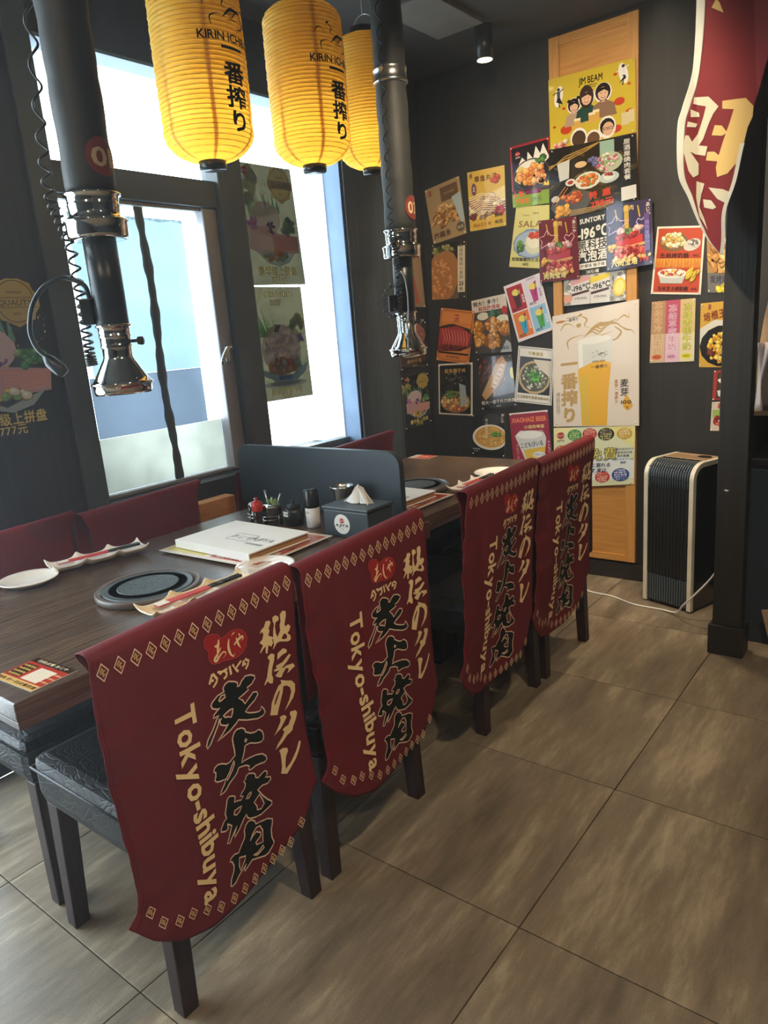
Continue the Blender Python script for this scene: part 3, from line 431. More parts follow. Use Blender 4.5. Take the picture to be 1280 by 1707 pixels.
def blotch(s, n, pal, r=.02, y0=0, y1=None):
    y1 = s.H if y1 is None else y1
    for i in range(n): s.ell(s.r.random(), s.r.uniform(y0, y1), r * s.r.uniform(.3, 1), r * s.r.uniform(.3, 1), s.r.choice(pal), n=6, lift=(i % 12 == 0))
def logo(s, x, y, w, c='8c2018', c2='1a1512'):
    s.ell(x, y, w * .28, w * .24, c, wob=.08); s.text('あじや', x, y, w * .17, 'f0e0c0', bold=.03); s.text('AJIYA', x, y + w * .36, w * .2, c2, bold=.04, slant=.1)

def d_lotus(s):
    s.rect(0, 0, 1, s.H, 'a98f66'); s.rect(.42, .1, .92, .45, '6b5138'); s.text('おつまみ', .67, .27, .07, 'b59a72'); s.pile(.5, .85, .42, .22, 60, .085, ['c79a5c', 'a87238', 'd9b27a', '8f5d2c'], .35); s.pile(.5, .62, .2, .1, 22, .08, ['d9b27a', 'c79a5c'], .35)
    s.poly([(.72, .42), (.98, .36), (1, 1.1), (.9, 1.1)], 'a9b9be'); s.text('炸藕条', .32, 1.24, .17, '4a3420', bold=.03); s.ell(.86, 1.2, .12, .12, '5f5748'); s.text('25元', .86, 1.2, .09, 'd8cdb4'); logo(s, .14, .12, .2)
def d_takoyaki(s):
    s.rect(0, 0, 1, s.H, 'd9b445'); s.poly([(0, .75), (1, .45), (1, 1.1), (0, 1.15)], 'e8cf7a'); s.pile(.5, .85, .5, .22, 50, .1, ['8a5a3a', 'b98a5e', 'e3cfa8'], .6)
    for i in range(9): s.line([(.02, .62 + i * .06), (.35, .55 + i * .05), (.7, .62 + i * .05), (1, .5 + i * .06)], .02, 'f3e9cc')
    s.pile(.85, 1.0, .12, .1, 14, .05, ['a23a50', 'c05a6a']); s.pile(.12, 1.08, .1, .07, 10, .05, ['5a2a30', '7a3a40']); s.ell(.17, .43, .07, .15, '6d4560'); s.text('美味', .17, .43, .06, 'f0e0e0', vert=True)
    s.text('章鱼丸子', .5, .2, .15, '7a4a1c', bold=.03); s.pile(.76, .27, .09, .09, 10, .06, ['c2452a', 'a8341e']); s.text('原味', .38, 1.13, .1, '6a4a80'); s.text('38元', .82, 1.12, .11, '15100c', bold=.03); s.text('明太芝士味', .36, 1.29, .095, 'b06a20', bold=.02); s.text('45元', .82, 1.28, .11, '15100c', bold=.03); logo(s, .1, .09, .16)
def d_karaage(s):
    s.rect(0, 0, 1, s.H, '9c2a33'); s.rect(.04, .05, .96, 1.02, '241d1c'); s.poly([(.12, .6), (.3, .3), (.42, .42), (.45, .2), (.58, .38), (.66, .12), (.76, .3), (.84, .1), (.98, .42), (.6, .7)], 'e6e0d4')
    s.ring(.52, .72, .46, .36, .03, '4a4038'); s.poly([(.08, .78), (.2, .5), (.34, .5), (.22, .9)], 'd8c26a'); s.pile(.55, .72, .34, .2, 60, .075, ['d97f2e', 'e89a48', 'c2661e', 'efb060'], .85); s.pile(.78, .42, .14, .08, 26, .035, GRN); s.rect(.0, 1.03, 1, 1.15, '3a1d1c'); s.rect(.0, 1.1, 1, s.H, '86a52e')
    s.text('人気', .16, 1.12, .15, 'e85a28', bold=.05); s.rect(.34, 1.06, .74, 1.15, '7c1c4a'); s.text('下酒菜', .24, 1.28, .12, 'f0702c', bold=.05); s.text('39元', .62, 1.27, .13, '3a4a10', bold=.01); s.poly([(.8, 1.0), (.84, .9), (.88, .97), (.92, .9), (.96, 1.02)], 'e6c230'); logo(s, .2, .2, .22, 'a52a33', 'f0e6d0')
def d_salad(s):
    s.rect(0, 0, 1, s.H, 'd8d184'); s.text('SALAD', .52, .4, .2, '8a5a24', bold=.02, w=.8); s.text('New', .55, .16, .08, '7a6a3a'); s.text('Potato', .3, .2, .06, '7a6a3a'); s.ell(.5, .86, .46, .34, '7d8fb0', n=40, wob=.04); s.ell(.5, .86, .42, .3, 'a9bbd0', n=30); s.ell(.58, .84, .24, .26, 'd8d8b8'); s.ell(.58, .78, .2, .18, 'ebe8d0'); s.pile(.56, .66, .15, .08, 40, .035, ['c8402a', 'e0583a'], .8); s.pile(.24, .92, .1, .13, 26, .045, GRN)
    s.text('甜甜酸酸的土豆沙拉', .5, 1.22, .09, '3a3420', bold=.03, w=.9); s.text('28元', .42, 1.33, .08, '3a3420', bold=.02)
def d_cutlet(s):
    s.rect(0, 0, 1, s.H, '6b5a48'); s.rect(0, 0, 1, .4, '2c2a24'); s.pile(.35, .2, .3, .14, 26, .07, ['6b7a48', '8f8a50', '3a4a2c', 'a09a60']); s.ell(.3, .85, .5, .68, 'a87440', n=26, wob=.03, rot=.3); s.pile(.3, .86, .34, .5, 90, .06, ['b98048', 'a06a34', 'c58f55'], .6, edge=False); s.rect(.8, .0, 1, s.H, '3a332a'); s.rect(.77, .12, .98, 1.25, 'd6cdb8'); s.text('超值炸猪排小食拼', .87, .5, .105, '4a4030', vert=True, bold=.01, w=.12); s.text('25', .87, 1.03, .14, '1a1a1a', bold=.04); s.text('元', .87, 1.17, .11, '1a1a1a', bold=.03)
def d_wagyu(s):
    s.rect(0, 0, 1, s.H, 'd0803a'); s.frame(.04, .04, .96, s.H - .04, .012, '33200f'); s.rect(.05, .1, .95, .34, 'd98c45'); logo(s, .5, .2, .3, 'b8432a', '33200f'); s.poly([(0, .5), (.3, .4), (.9, .5), (1, .6), (1, .95), (.7, 1.1), (0, 1.15)], '3a2420'); s.poly([(.02, .55), (.6, .42), (.98, .62), (.95, .95), (.4, 1.1), (.02, 1.12)], 'a5352f')
    for i in range(9): s.line([(.1 + i * .09, .55), (.2 + i * .085, .8), (.12 + i * .09, 1.05)], .03, 'd98a80', True)
    s.line([(.05, .5), (.4, .4), (.95, .5)], .03, '2a3020'); s.pile(.3, 1.05, .28, .06, 24, .03, ['7a1f1f', '3a1a18']); s.text('大块炭烤和牛', .5, 1.0, .12, '241410', bold=.02, w=.86); s.rect(.05, 1.15, .95, 1.2, '33200f'); s.text('和牛専門店', .5, 1.28, .08, '5a3515')
def d_nuggets(s):
    s.rect(0, 0, 1, s.H, '4a4038'); s.rect(0, 0, 1, .33, 'd8d0c4'); s.text('特大！多汁！', .45, .12, .13, '38251f', bold=.05); s.text('和风炸鸡块', .5, .26, .12, 'b03a34', bold=.05); s.ell(.3, .45, .17, .1, 'e0dcd0'); s.pile(.62, .42, .16, .08, 30, .04, ['24502e', '2f6a3a']); s.ell(.92, .38, .08, .1, 'b82a2a'); s.ell(.85, .6, .2, .12, 'dfdcc8')
    for x, y, r in ((.12, .72, .2), (.55, .7, .22), (.9, .82, .2), (.15, 1.05, .2), (.52, 1.1, .23)): s.ell(x, y, r, r * .95, '8f5a22', wob=.1); s.pile(x, y, r * .8, r * .8, 26, .055, ['d89a3e', 'c8842c', 'e6b25c', 'b87426'], .8)
    s.poly([(.7, 1.41), (.9, 1.1), (1, 1.2), (1, 1.41)], 'a9b4bc'); s.text('48元', .84, 1.3, .11, '101010', bold=.03)
def d_drinks(s):
    s.rect(0, 0, 1, s.H, 'e6dde4'); cols = [('b02a34', '4a2026', .05, .07), ('ded6e6', 'b83a80', .52, .07), ('e07a34', '3aa0c8', .05, .72), ('8fc0de', '4aa04a', .52, .72)]
    for bgc, dr, x, y in cols:
        s.rect(x, y, x + .43, y + .62, bgc); s.poly([(x + .13, y + .2), (x + .33, y + .2), (x + .29, y + .54), (x + .16, y + .54)], dr); s.ell(x + .23, y + .17, .11, .08, 'e8d86a'); s.ell(x + .3, y + .1, .035, .03, 'c02a3a'); s.line([(x + .33, y + .05), (x + .24, y + .4)], .015, '2a2420'); s.text('40元', x + .13, y + .56, .09, '141414', bold=.04); s.text('冰淇淋', x + .38, y + .36, .07, 'f4f0f0' if bgc != 'ded6e6' else '7a3a6a', vert=True)
    s.text('冰淇淋苏打', .75, .05, .05, '8a5a90')
def d_udon(s):
    s.rect(0, 0, 1, s.H, 'd9d4c8'); s.rect(.03, .03, .97, s.H - .03, '25231f'); s.pile(.5, .4, .3, .2, 30, .03, ['4a4a40', '6a6858', '35352c']); s.text('鮭魚親子丼', .5, .2, .12, 'c09a4a', bold=.02); s.ell(.5, 1.05, .44, .3, '8a7450'); s.pile(.5, 1.08, .38, .22, 60, .06, ['c8a25a', 'a8743a', 'd8bc80', 'b8583a']); s.pile(.4, .85, .22, .12, 40, .035, GRN); s.poly([(.62, .55), (.8, .6), (.85, 1.1), (.66, 1.2)], '9aa4a8')
    s.frame(.03, .03, .97, s.H - .03, .012, 'cfc8b8')
def d_fish(s):
    s.rect(0, 0, 1, s.H, '3a2a22'); s.rect(0, 1.15, 1, s.H, '2a2624'); s.pile(.4, .55, .4, .5, 50, .09, ['6a3a24', '8a4a2a', '5a3020'], .3, rot=-.9, edge=False); s.poly([(.05, 1.0), (.3, .6), (.6, .1), (.75, .02), (.85, .2), (.7, .6), (.4, .95), (.15, 1.15)], 'c89a62'); s.poly([(.3, .8), (.6, .35), (.76, .12), (.8, .22), (.65, .55), (.42, .85)], 'e0bc88')
    for i in range(7): s.line([(.35 + i * .06, .85 - i * .11), (.43 + i * .06, .9 - i * .11)], .02, '7a4020')
    s.ell(.97, .5, .06, .16, 'd8c840'); s.text('トロ', .2, .2, .12, '1a1210', bold=.02); s.text('特大一夜干片穴线鱼', .5, 1.22, .11, 'e8e0d4', bold=.02, w=.96); s.text('68元', .5, 1.34, .06, 'c8c0b4')
def d_hotpot(s):
    s.rect(0, 0, 1, s.H, 'e8e6e0')
    for i in range(22):
        for y in (.035, s.H - .035): s.rect(.03 + i * .043, y - .015, .05 + i * .043, y + .015, '24283a', lift=(i == 0))
    for i in range(30):
        for x in (.035, .965): s.rect(x - .015, .05 + i * .044, x + .015, .07 + i * .044, '24283a', lift=(i == 0))
    s.rect(.07, .25, .93, 1.17, '4a4c58'); s.rect(.07, .75, .93, 1.17, '2c3038'); s.ell(.5, .75, .44, .42, 'c2ac84'); s.ell(.5, .75, .38, .36, '5a5a4c'); s.pile(.5, .75, .33, .3, 70, .04, ['a8aca0', '8c9484', 'c8ccc0', '6a7a60']); s.pile(.5, .74, .16, .16, 60, .035, ['5aa048', '7ac060', '3f8a3a']); s.poly([(.45, .3), (.93, .3), (.93, .72), (.6, .5)], 'd8d2c4'); s.text('牛骨清汤', .5, .16, .1, 'b8a45a', bold=.02); s.text('古法秘制牛骨清汤锅48元', .5, 1.26, .09, '8a7a40', bold=.02, w=.86)
def d_ramen(s):
    s.rect(0, 0, 1, s.H, '1f1f1f'); s.ell(.62, .2, .3, .2, '3a3c3c'); s.ell(.55, .78, .53, .43, 'e8e4dc', n=30); s.ell(.56, .77, .47, .36, 'd8a656', n=30); s.pile(.56, .77, .42, .3, 110, .04, NOOD, .4); s.pile(.74, .68, .15, .08, 36, .03, ['5c9a44', '3f7a34', '7ab85c']); s.text('老上海葱油拌面', .45, .48, .09, 'f0ece4', vert=True, bold=.02); s.text('あじや', .93, .16, .1, 'f0ece4', vert=True, bold=.02)
    s.text('招牌拌面', .14, 1.2, .055, 'd8d4cc'); s.text('22元', .14, 1.27, .06, 'd8d4cc')
def d_kidbeer(s):
    s.rect(0, 0, 1, s.H, '9c2f48'); s.rect(0, 0, 1, .04, 'e8dcd8'); s.text('XIAOHAIZ BEER', .5, .2, .17, 'f08a5a', bold=.05, w=.9); s.text('小孩的啤酒', .62, .4, .1, 'e8d090', bold=.04); s.text('少年の麦酒', .7, .52, .05, 'e8dcd8'); s.poly([(.1, .62), (.25, .48), (.85, .55), (.9, .7), (.78, 1.41), (.36, 1.41)], 'd4dade'); s.poly([(.3, 1.0), (.86, .92), (.78, 1.41), (.38, 1.41)], 'e0c050'); s.ell(.48, .6, .34, .11, 'eef2f2'); s.text('こどもびいる', .52, .86, .15, '20303a', bold=.03, w=.6, rot=-.12); s.ell(.68, 1.13, .16, .08, 'dfe6ee'); s.text('子供ビール', .68, 1.13, .05, '30507a')
    s.text('アルコールなし', .14, 1.12, .075, 'f0d8d8', vert=True, bold=.02); s.text('大人もどうぞ', .95, 1.0, .075, 'f0d8d8', vert=True, bold=.02)
def person(s, x, y, r, hair, top, face='e2b896', long=0, wh=True):
    if wh: s.ell(x, y - r * .05, r * 1.32, r * 1.5, 'efe8dc'); 
    s.poly([(x - r * 1.9, y + r * 3.6), (x - r * 1.5, y + r * 1.7), (x - r * .4, y + r * 1.1), (x + r * .5, y + r * 1.1), (x + r * 1.6, y + r * 1.8), (x + r * 2.0, y + r * 3.6)], top); s.rect(x - r * .3, y + r * .7, x + r * .3, y + r * 1.35, face)
    s.ell(x, y - r * .15, r * 1.15, r * (1.3 + long), hair); s.ell(x, y + r * .12, r * .78, r * 1.0, face); s.poly([(x - r * .85, y - r * .1), (x - r * .6, y - r * .8), (x + r * .7, y - r * .8), (x + r * .85, y), (x + r * .2, y - r * .45), (x - r * .3, y - r * .3)], hair)
    s.ell(x - r * .3, y + r * .05, r * .1, r * .05, '2a1a14', n=7); s.ell(x + r * .3, y + r * .05, r * .1, r * .05, '2a1a14', n=7); s.ell(x, y + r * .6, r * .32, r * .17, 'a04038'); s.ell(x, y + r * .55, r * .24, r * .08, 'f4eee8', n=8)
def d_highball(s):
    s.rect(0, 0, 1, s.H, 'cdb434')
    for x, y, r in ((.2, .62, .07), (.14, .83, .035), (.82, .44, .06), (.93, .58, .045), (.18, .37, .02), (.06, .56, .02), (.78, .13, .022), (.93, .27, .02), (.78, .74, .06)): s.ell(x, y, r, r * .75, 'c4421c')
    s.text('JIM BEAM', .5, .11, .11, '1a140c', bold=.03, w=.28); s.text('BOURBON', .5, .175, .03, '1a140c'); s.text('BEER ISLAND', .5, .2, .02, '1a140c')
    for x, y, fl, c in ((.12, .22, 1, '4a4a4a'), (.87, .14, -1, 'e8e4dc')):
        s.ell(x, y, .05, .12, 'efe8dc', rot=.2 * fl); s.ell(x, y - .08, .018, .018, '241a14'); s.poly([(x - .02, y - .06), (x + .02, y - .06), (x + .018, y + .02), (x - .018, y + .02)], c); s.line([(x - .02, y - .05), (x - .07, y - .03)], .012, c); s.line([(x + .02, y - .05), (x + .06, y - .08)], .012, c); s.poly([(x - .018, y + .02), (x + .018, y + .02), (x + .05 * fl, y + .1), (x - .03 * fl, y + .06)], '1a1a1c'); s.line([(x, y + .06), (x + .01 * fl, y + .13)], .012, '1a1a1c')
    person(s, .3, .37, .062, '1f1510', 'b59a80'); person(s, .45, .31, .074, '3a2418', '26463c', long=.5); person(s, .64, .3, .076, '241814', '8a6a50', long=.05); s.ell(.245, .305, .022, .02, '1f1510'); s.ell(.355, .285, .022, .02, '1f1510')
    for x, y in ((.33, .52), (.55, .47), (.5, .49)): s.rect(x - .03, y, x + .045, y + .12, 'd9a850'); s.rect(x - .03, y, x + .045, y + .03, 'efe2b8')
    s.rect(.84, .58, .92, .72, 'd8c89a'); s.rect(.92, .56, .98, .70, 'd8c89a'); s.ell(.35, .75, .1, .12, 'efe8dc'); s.ell(.35, .76, .083, .1, '4a3424'); s.ell(.52, .79, .09, .1, 'efe8dc'); s.ell(.52, .80, .075, .085, '6a4a34'); s.ell(.68, .70, .1, .13, 'efe8dc'); s.ell(.68, .69, .083, .095, '241a14'); s.ell(.69, .72, .064, .08, 'dcae8a'); s.frame(.635, .70, .685, .73, .006, '1a1a1a'); s.frame(.695, .70, .745, .73, .006, '1a1a1a')
    s.pile(.13, .78, .08, .05, 12, .03, ['d8c8a0', 'e0b0a0', 'c84a4a'])
def d_setmeal(s):
    s.rect(0, 0, 1, s.H, '201a14'); s.pile(.4, .55, .6, .45, 40, .09, ['3a3018', '4a3c1c', '2c2414'], .4, edge=False); 
    for i in range(3): s.line([(0, .25 - i * .02), (.2, .12 + i * .03), (.45, .06 + i * .02), (.6, .02)], .012, 'b08a40')
    s.poly([(.1, .2), (.25, .17), (.24, .4), (.13, .42)], 'c8c8c0'); s.ell(.38, .27, .1, .07, '14120f'); s.ell(.38, .26, .07, .04, 'd8b888'); s.rect(.6, .02, .76, .2, '9ab8a0'); s.ell(.7, .3, .15, .13, 'b8c0a0'); s.pile(.68, .29, .12, .1, 40, .025, ['e0a8a8', 'c8d0a0', 'b05a6a', '8aa86a', 'e8e0d8']); s.pile(.53, .25, .05, .05, 12, .03, ['6a6a9a', '8080b0'])
    s.ell(.46, .48, .15, .11, 'd8d8c8'); s.pile(.46, .47, .11, .07, 34, .025, ['d07030', 'e08a44', 'c05a24', '7a9a50']); s.ell(.7, .5, .11, .075, 'c0ccc8'); s.ell(.7, .49, .06, .05, 'dfe4d4'); s.pile(.7, .46, .04, .02, 8, .018, RD); s.ell(.26, .46, .06, .045, 'dcd6cc'); s.ell(.26, .46, .035, .025, 'a8342c')
    s.poly([(.02, .72), (.3, .55), (.55, .66), (.4, .9), (.1, .88)], '4c5258'); s.pile(.27, .66, .12, .07, 20, .035, ['c05a2c', 'd88048', 'a03a2a']); s.pile(.15, .8, .09, .06, 14, .045, ['e0a040', 'f0b858']); s.ell(.08, .63, .05, .04, 'c8c4b8'); s.line([(.04, .7), (.2, .5)], .01, 'c07a3a'); s.line([(.07, .72), (.23, .52)], .01, 'c07a3a')
    for i in range(4): s.line([(.25, .82 + i * .02), (.5, .84 + i * .02), (.75, .8 + i * .015)], .008, 'c8a868')
    s.text('特惠', .62, .69, .1, 'd83a2c', bold=.05, gap=1.5); s.text('298元', .62, .81, .1, 'd83a2c', bold=.05); s.text('居酒屋焼肉套餐', .9, .32, .075, 'ece6da', vert=True, bold=.02); s.rect(.83, .68, .99, .86, 'e4e0d8')
def tower(s, bgc, red, name, neon, price=None):
    s.rect(0, 0, 1, s.H, bgc); s.rect(.4, .05, .5, .75, 'd0a830')
    for i in range(3): s.line([(.2 + .25 * i, .1), (.24 + .25 * i, .35)], .03, 'c8a840')
    P = [(.5 + .3 * cos(a * pi / 5 + .3) * (1 if a % 2 else .5) - .28, .45 + .22 * sin(a * pi / 5 + .3) * (1 if a % 2 else .5)) for a in range(10)]; s.line(P + [P[0]], .02, neon)
    s.line([(.78, .62), (.66, .45), (.7, .38), (.78, .42), (.86, .36), (.92, .44), (.78, .62)], .02, neon); s.text('焼肉', .5, .12, .12, 'e8c860', bold=.02); s.text('あじや', .92, .22, .1, 'f0e8d8', vert=True, bold=.02)
    s.pile(.35, .62, .12, .06, 10, .07, ['d8a0a0', 'e0b8b0']); s.pile(.68, .6, .12, .06, 10, .07, ['d8a0a0', 'e0b8b0']); s.pile(.5, .62, .1, .06, 18, .04, ['4a6a3a', '6a8a4a']); s.rect(.22, .72, .8, .95, red); s.pile(.5, .72, .28, .05, 16, .06, RD); s.line([(.15, .9), (.4, .97), (.85, .92)], .06, 'c8a060'); s.rect(.18, 1.0, .85, 1.2, red); s.pile(.5, 1.05, .32, .1, 36, .06, RD + ['c87060']); s.pile(.14, .95, .06, .08, 8, .06, ['d8a840']); s.pile(.5, 1.2, .45, .06, 30, .05, ['d8b070', 'c89850', 'e0c890'])
    s.text(name, .4, 1.29, .14, 'e0d088', bold=.05); 
    if price: s.text(price, .82, 1.27, .13, 'c8342c', bold=.03)
def d_tower(s): tower(s, '6e2028', 'b0404c', '肉肉宝塔', 'f0b8b8')
def d_tower2(s): s.rect(0, 0, 1, s.H, '3a3450'); tower(s, '3c3558', 'c03a34', '六肉宝塔', 'c8b8e8', '598'); s.rect(.84, .3, .95, 1.1, '5a4a86'); s.text('焼肉タワー', .9, .7, .1, '8a78c0', vert=True)
def d_soda(s):
    s.rect(0, 0, 1, s.H, 'a8a69e'); s.rect(0, 0, 1, .95, '1f1e1b'); s.text('SUNTORY', .48, .12, .1, 'ece8dc', bold=.06, w=.42); s.text('-196℃', .48, .31, .22, 'f0ecdc', bold=.05, w=.5); s.rect(.22, .42, .74, .58, 'ece8dc'); s.text('黑科技', .48, .5, .16, '1f1e1b', bold=.03, w=.5); s.text('汽泡酒', .48, .67, .17, 'ece8dc', bold=.05, w=.5); s.rect(.25, .77, .7, .86, 'ece8dc'); s.text('柠檬味 柚子味', .48, .815, .06, '1f1e1b'); s.text('28元/罐', .48, .91, .06, 'ece8dc', bold=.02)
    blotch(s, 120, ['c8c8c2', '8a8a84', 'e0e0dc', '6a6a64'], .05, .97, s.H)
    for x, c in ((.28, 'd8a0a0'), (.6, 'e0c840')):
        s.poly([(x - .16, 1.0), (x + .15, .96), (x + .15, 1.41), (x - .16, 1.41)], 'd4d2d0'); s.poly([(x - .16, 1.0), (x + .15, .96), (x + .15, 1.03), (x - .16, 1.1)], c); s.text('-196℃', x, 1.14, .12, '222020', bold=.04, w=.3, rot=-.1); s.poly([(x - .15, 1.23), (x + .14, 1.18), (x + .14, 1.22), (x - .15, 1.27)], '4a2a30'); s.text('STRONG', x, 1.31, .05, '3a3a3a')
    s.ell(.9, 1.2, .1, .14, 'e8c23a', rot=.2); s.ell(.9, 1.2, .07, .11, 'f0dc80', rot=.2); s.ell(.06, 1.3, .09, .07, 'dca088')
def beast(s, x, y, w, c, flip=1):
    L = lambda pts, t: s.line([(p.x, p.y) for p in chain([(x + (a - .5) * w * flip, y + (b - .5) * w * .62, 0) for a, b in pts], 4)], t * w, c, True)
    s.ell(x - .17 * w * flip, y - .30 * w, .04 * w, .022 * w, c, rot=-.4)                    # head
    L([(.36, .05), (.44, .16), (.40, .30), (.50, .40)], .030); L([(.0, .34), (.06, .20), (.16, .20), (.26, .34)], .026); L([(.13, .88), (.12, .66), (.26, .56), (.42, .56)], .028)
    for k in range(5): L([(.38 + .03 * k, .62 - .05 * k), (.52 + .03 * k, .50 - .05 * k), (.62 + .03 * k, .58 - .06 * k), (.78 + .03 * k, .40 - .03 * k), (.92, .42 - .02 * k)], .022)
    L([(.5, .44), (.7, .34), (.9, .38), (1.0, .52)], .05); L([(.5, .66), (.7, .62), (.86, .56)], .018)
    L([(.88, .46), (.98, .62), (.90, .78), (.78, .82), (.72, .98)], .034); L([(.94, .44), (1.06, .58), (1.14, .62), (1.2, .76)], .028); L([(.9, .34), (1.02, .22), (1.10, .30), (1.08, .12)], .022)
def d_beer(s):
    s.rect(0, 0, 1, s.H, 'd9cfc2'); s.rect(.01, .01, .99, s.H - .01, 'e0d6ca'); s.ell(.1, .09, .06, .015, 'c07a3a'); s.text('KIRIN ICHIBAN', .24, .06, .02, '4a4038'); s.text('一番搾り', .24, .09, .04, '3a342c', bold=.03); beast(s, .46, .27, .72, 'b89a62'); s.ell(.32, .17, .03, .025, 'b89a62')
    s.poly([(.3, .36), (.5, .32), (.7, .36), (.7, .52), (.68, .8), (.66, 1.0), (.64, s.H - .01), (.35, s.H - .01), (.33, 1.0), (.31, .8)], 'e6b238'); s.poly([(.33, .8), (.42, .76), (.44, s.H - .02), (.37, s.H - .02), (.34, 1.0)], 'd9b84a'); s.poly([(.52, .8), (.66, .74), (.64, 1.1), (.56, 1.3)], 'e8b040'); s.poly([(.3, .36), (.5, .31), (.71, .36), (.7, .66), (.6, .62), (.45, .64), (.31, .7)], 'd6d8d2'); s.ell(.5, .37, .2, .045, 'e6e6e0')
    s.poly([(.31, .4), (.36, .39), (.37, .66), (.32, .69)], 'e8eae6'); beast(s, .55, .55, .16, '4a4238'); s.text('KIRIN ICHI', .55, .625, .032, '4a3c2c', bold=.02); s.text('一番搾り', .56, .69, .045, '5a4428', bold=.03, w=.2)
    s.text('一番搾り', .2, .94, .205, 'bd9c62', vert=True, bold=.07); s.text('麦芽', .84, .96, .1, '2a2620', vert=True, bold=.02); s.poly([(.86, 1.04), (.92, 1.13), (.93, 1.18), (.88, 1.23), (.83, 1.19), (.82, 1.13)], 'e0a838'); s.text('100', .86, 1.13, .06, '1c1a16', bold=.03, w=.12); s.text('%', .87, 1.19, .045, '1c1a16'); s.text('麦芽一道麦汁', .75, 1.0, .045, 'c8884a', vert=True); 
    for i in range(2): s.text('一番搾りは麦のうまみを大切に', .05 + .025 * i, 1.1, .02, '8a8074', vert=True)
def d_free(s):
    s.rect(0, 0, 1, s.H, 'dde2c0'); s.poly([(0, 0), (.3, 0), (.0, .2)], 'efe8b0'); s.poly([(.6, .0), (1, .0), (1, .3)], 'e8e29a'); s.poly([(0, .5), (.5, .3), (1, .45), (1, .7), (0, .7)], 'e4ecec'); logo(s, .09, .1, .18, 'b03a3a')
    T = ['飲み放題', 'お得なコース', '生ビール', '二時間制', '特選牛']
    for x, y, r, c, tc in ((.27, .1, .09, '2f8a4a', 'd8e8a0'), (.46, .09, .09, 'c03434', 'f0d0c0'), (.66, .1, .1, '22262c', 'e0d890'), (.88, .1, .09, 'c8a030', 'f4eed0'), (.1, .3, .09, 'c04a2a', 'f0d8b0'), (.62, .66, .09, 'c4352c', 'f4e0d0'), (.84, .64, .105, '2a4a9c', 'e8e8f4'), (.3, .45, .09, '2a7ac0', 'f0f0f0')):
        s.ell(x, y, r, r * .82, c, n=20)
        for k in range(5): s.text(T[(k + int(x * 10)) % 5], x, y - r * .55 + k * r * .28, r * .24, tc, bold=.03, w=r * (1.1 if k in (0, 4) else 1.5))
    s.text('免費', .63, .36, .17, '1f2a24', bold=.07); s.text('免費', .63, .36, .17, 'e8dc70', bold=.01)
    for i, t in enumerate(('小菜のおかわり', '自由自在の味', '飲み放題', 'アイスクリーム', '無料')): s.text(t, .87, .3 + i * .045, .034, '3a5a9a')
    s.text('に溺れる', .6, .5, .06, '2a3a6a', slant=.2); s.text('す,実は,', .58, .57, .06, '2a3a6a', slant=.2)
def d_oyster(s):
    s.rect(0, 0, 1, s.H, 'e4dccc'); s.rect(.04, .04, .96, s.H - .04, 'b84320'); s.rect(.04, .66, .96, .85, 'c87a20'); 
    for i in range(14): s.poly([(.06 + i * .065, .66), (.11 + i * .065, .66), (.09 + i * .065, .76 + .06 * (i % 3))], 'd89a38', lift=(i == 0))
    s.ell(.38, .32, .3, .2, '7a5a34'); s.pile(.38, .28, .24, .13, 70, .05, ['e8d8a0', 'd8b868', 'f0e8c8', 'c89a4a']); s.ell(.76, .38, .18, .12, 'c8c4b8', rot=-.4); s.pile(.78, .36, .1, .07, 16, .04, ['a8a49a', '6a6460', 'e0dcd0']); s.text('生蚝烤奶酪', .42, .6, .11, '401a10', bold=.03, w=.6); s.text('48元', .85, .6, .06, '401a10')
    s.poly([(.12, .98), (.68, .98), (.62, 1.18), (.18, 1.18)], 'bcc0bc'); s.ell(.4, .97, .3, .1, 'd8dad4'); s.pile(.4, .95, .23, .06, 50, .035, ['f0e8c8', 'e8d080', 'd8a850', 'c04a34', 'f4f0e0']); s.pile(.8, 1.0, .1, .1, 6, .1, ['e0c43c', 'd0b030'], .4, rot=-.9); s.text('玉米芝士烤奶酪', .44, 1.29, .1, '401a10', bold=.03, w=.62); s.text('38元', .86, 1.29, .06, '401a10')
    for x in (.3, .45): s.line([(x, .85), (x + .03, .78), (x - .01, .7)], .02, 'e0b070', True)
def d_wings(s): s.rect(0, 0, 1, s.H, '77746e'); s.rect(0, 0, 1, .95, 'b08a58'); s.pile(.5, .45, .5, .42, 40, .16, ['c08a4c', 'd8a868', 'a87038', 'e0bc80'], .5); s.text('炭烤鸡翅', .5, 1.1, .2, '4a4a5a', bold=.03); s.pile(.6, 1.3, .3, .08, 8, .1, ['d8c030', 'e8d850'])
def d_milk(s):
    for i, (c, t, p) in enumerate((('b08a62', '冻结吃冷白牛奶', 'd8683a'), ('b8506a', '冻结草莓牛奶', 'd8a0c0'), ('cdb880', '冻结香蕉牛奶', 'd8d028'))):
        s.rect(i / 3, 0, (i + 1) / 3, s.H, c); s.rect(i / 3 + .01, .75, (i + 1) / 3, s.H, ('c8b090', 'd8b8c8', 'd8d0a8')[i]); s.text(t, i / 3 + .165, .62, .17, ('e8d0a8', 'efe4ea', '2a2a14')[i], vert=True, bold=.05, w=.2); s.text(t, i / 3 + .165, .62, .17, ('b07848', 'b05080', 'e0e040')[i], vert=True, bold=.0, w=.2)
        s.ell(i / 3 + .16, 1.28, .12, .06, p); s.text('43元', i / 3 + .16, 1.28, .07, '2a2014', bold=.02)
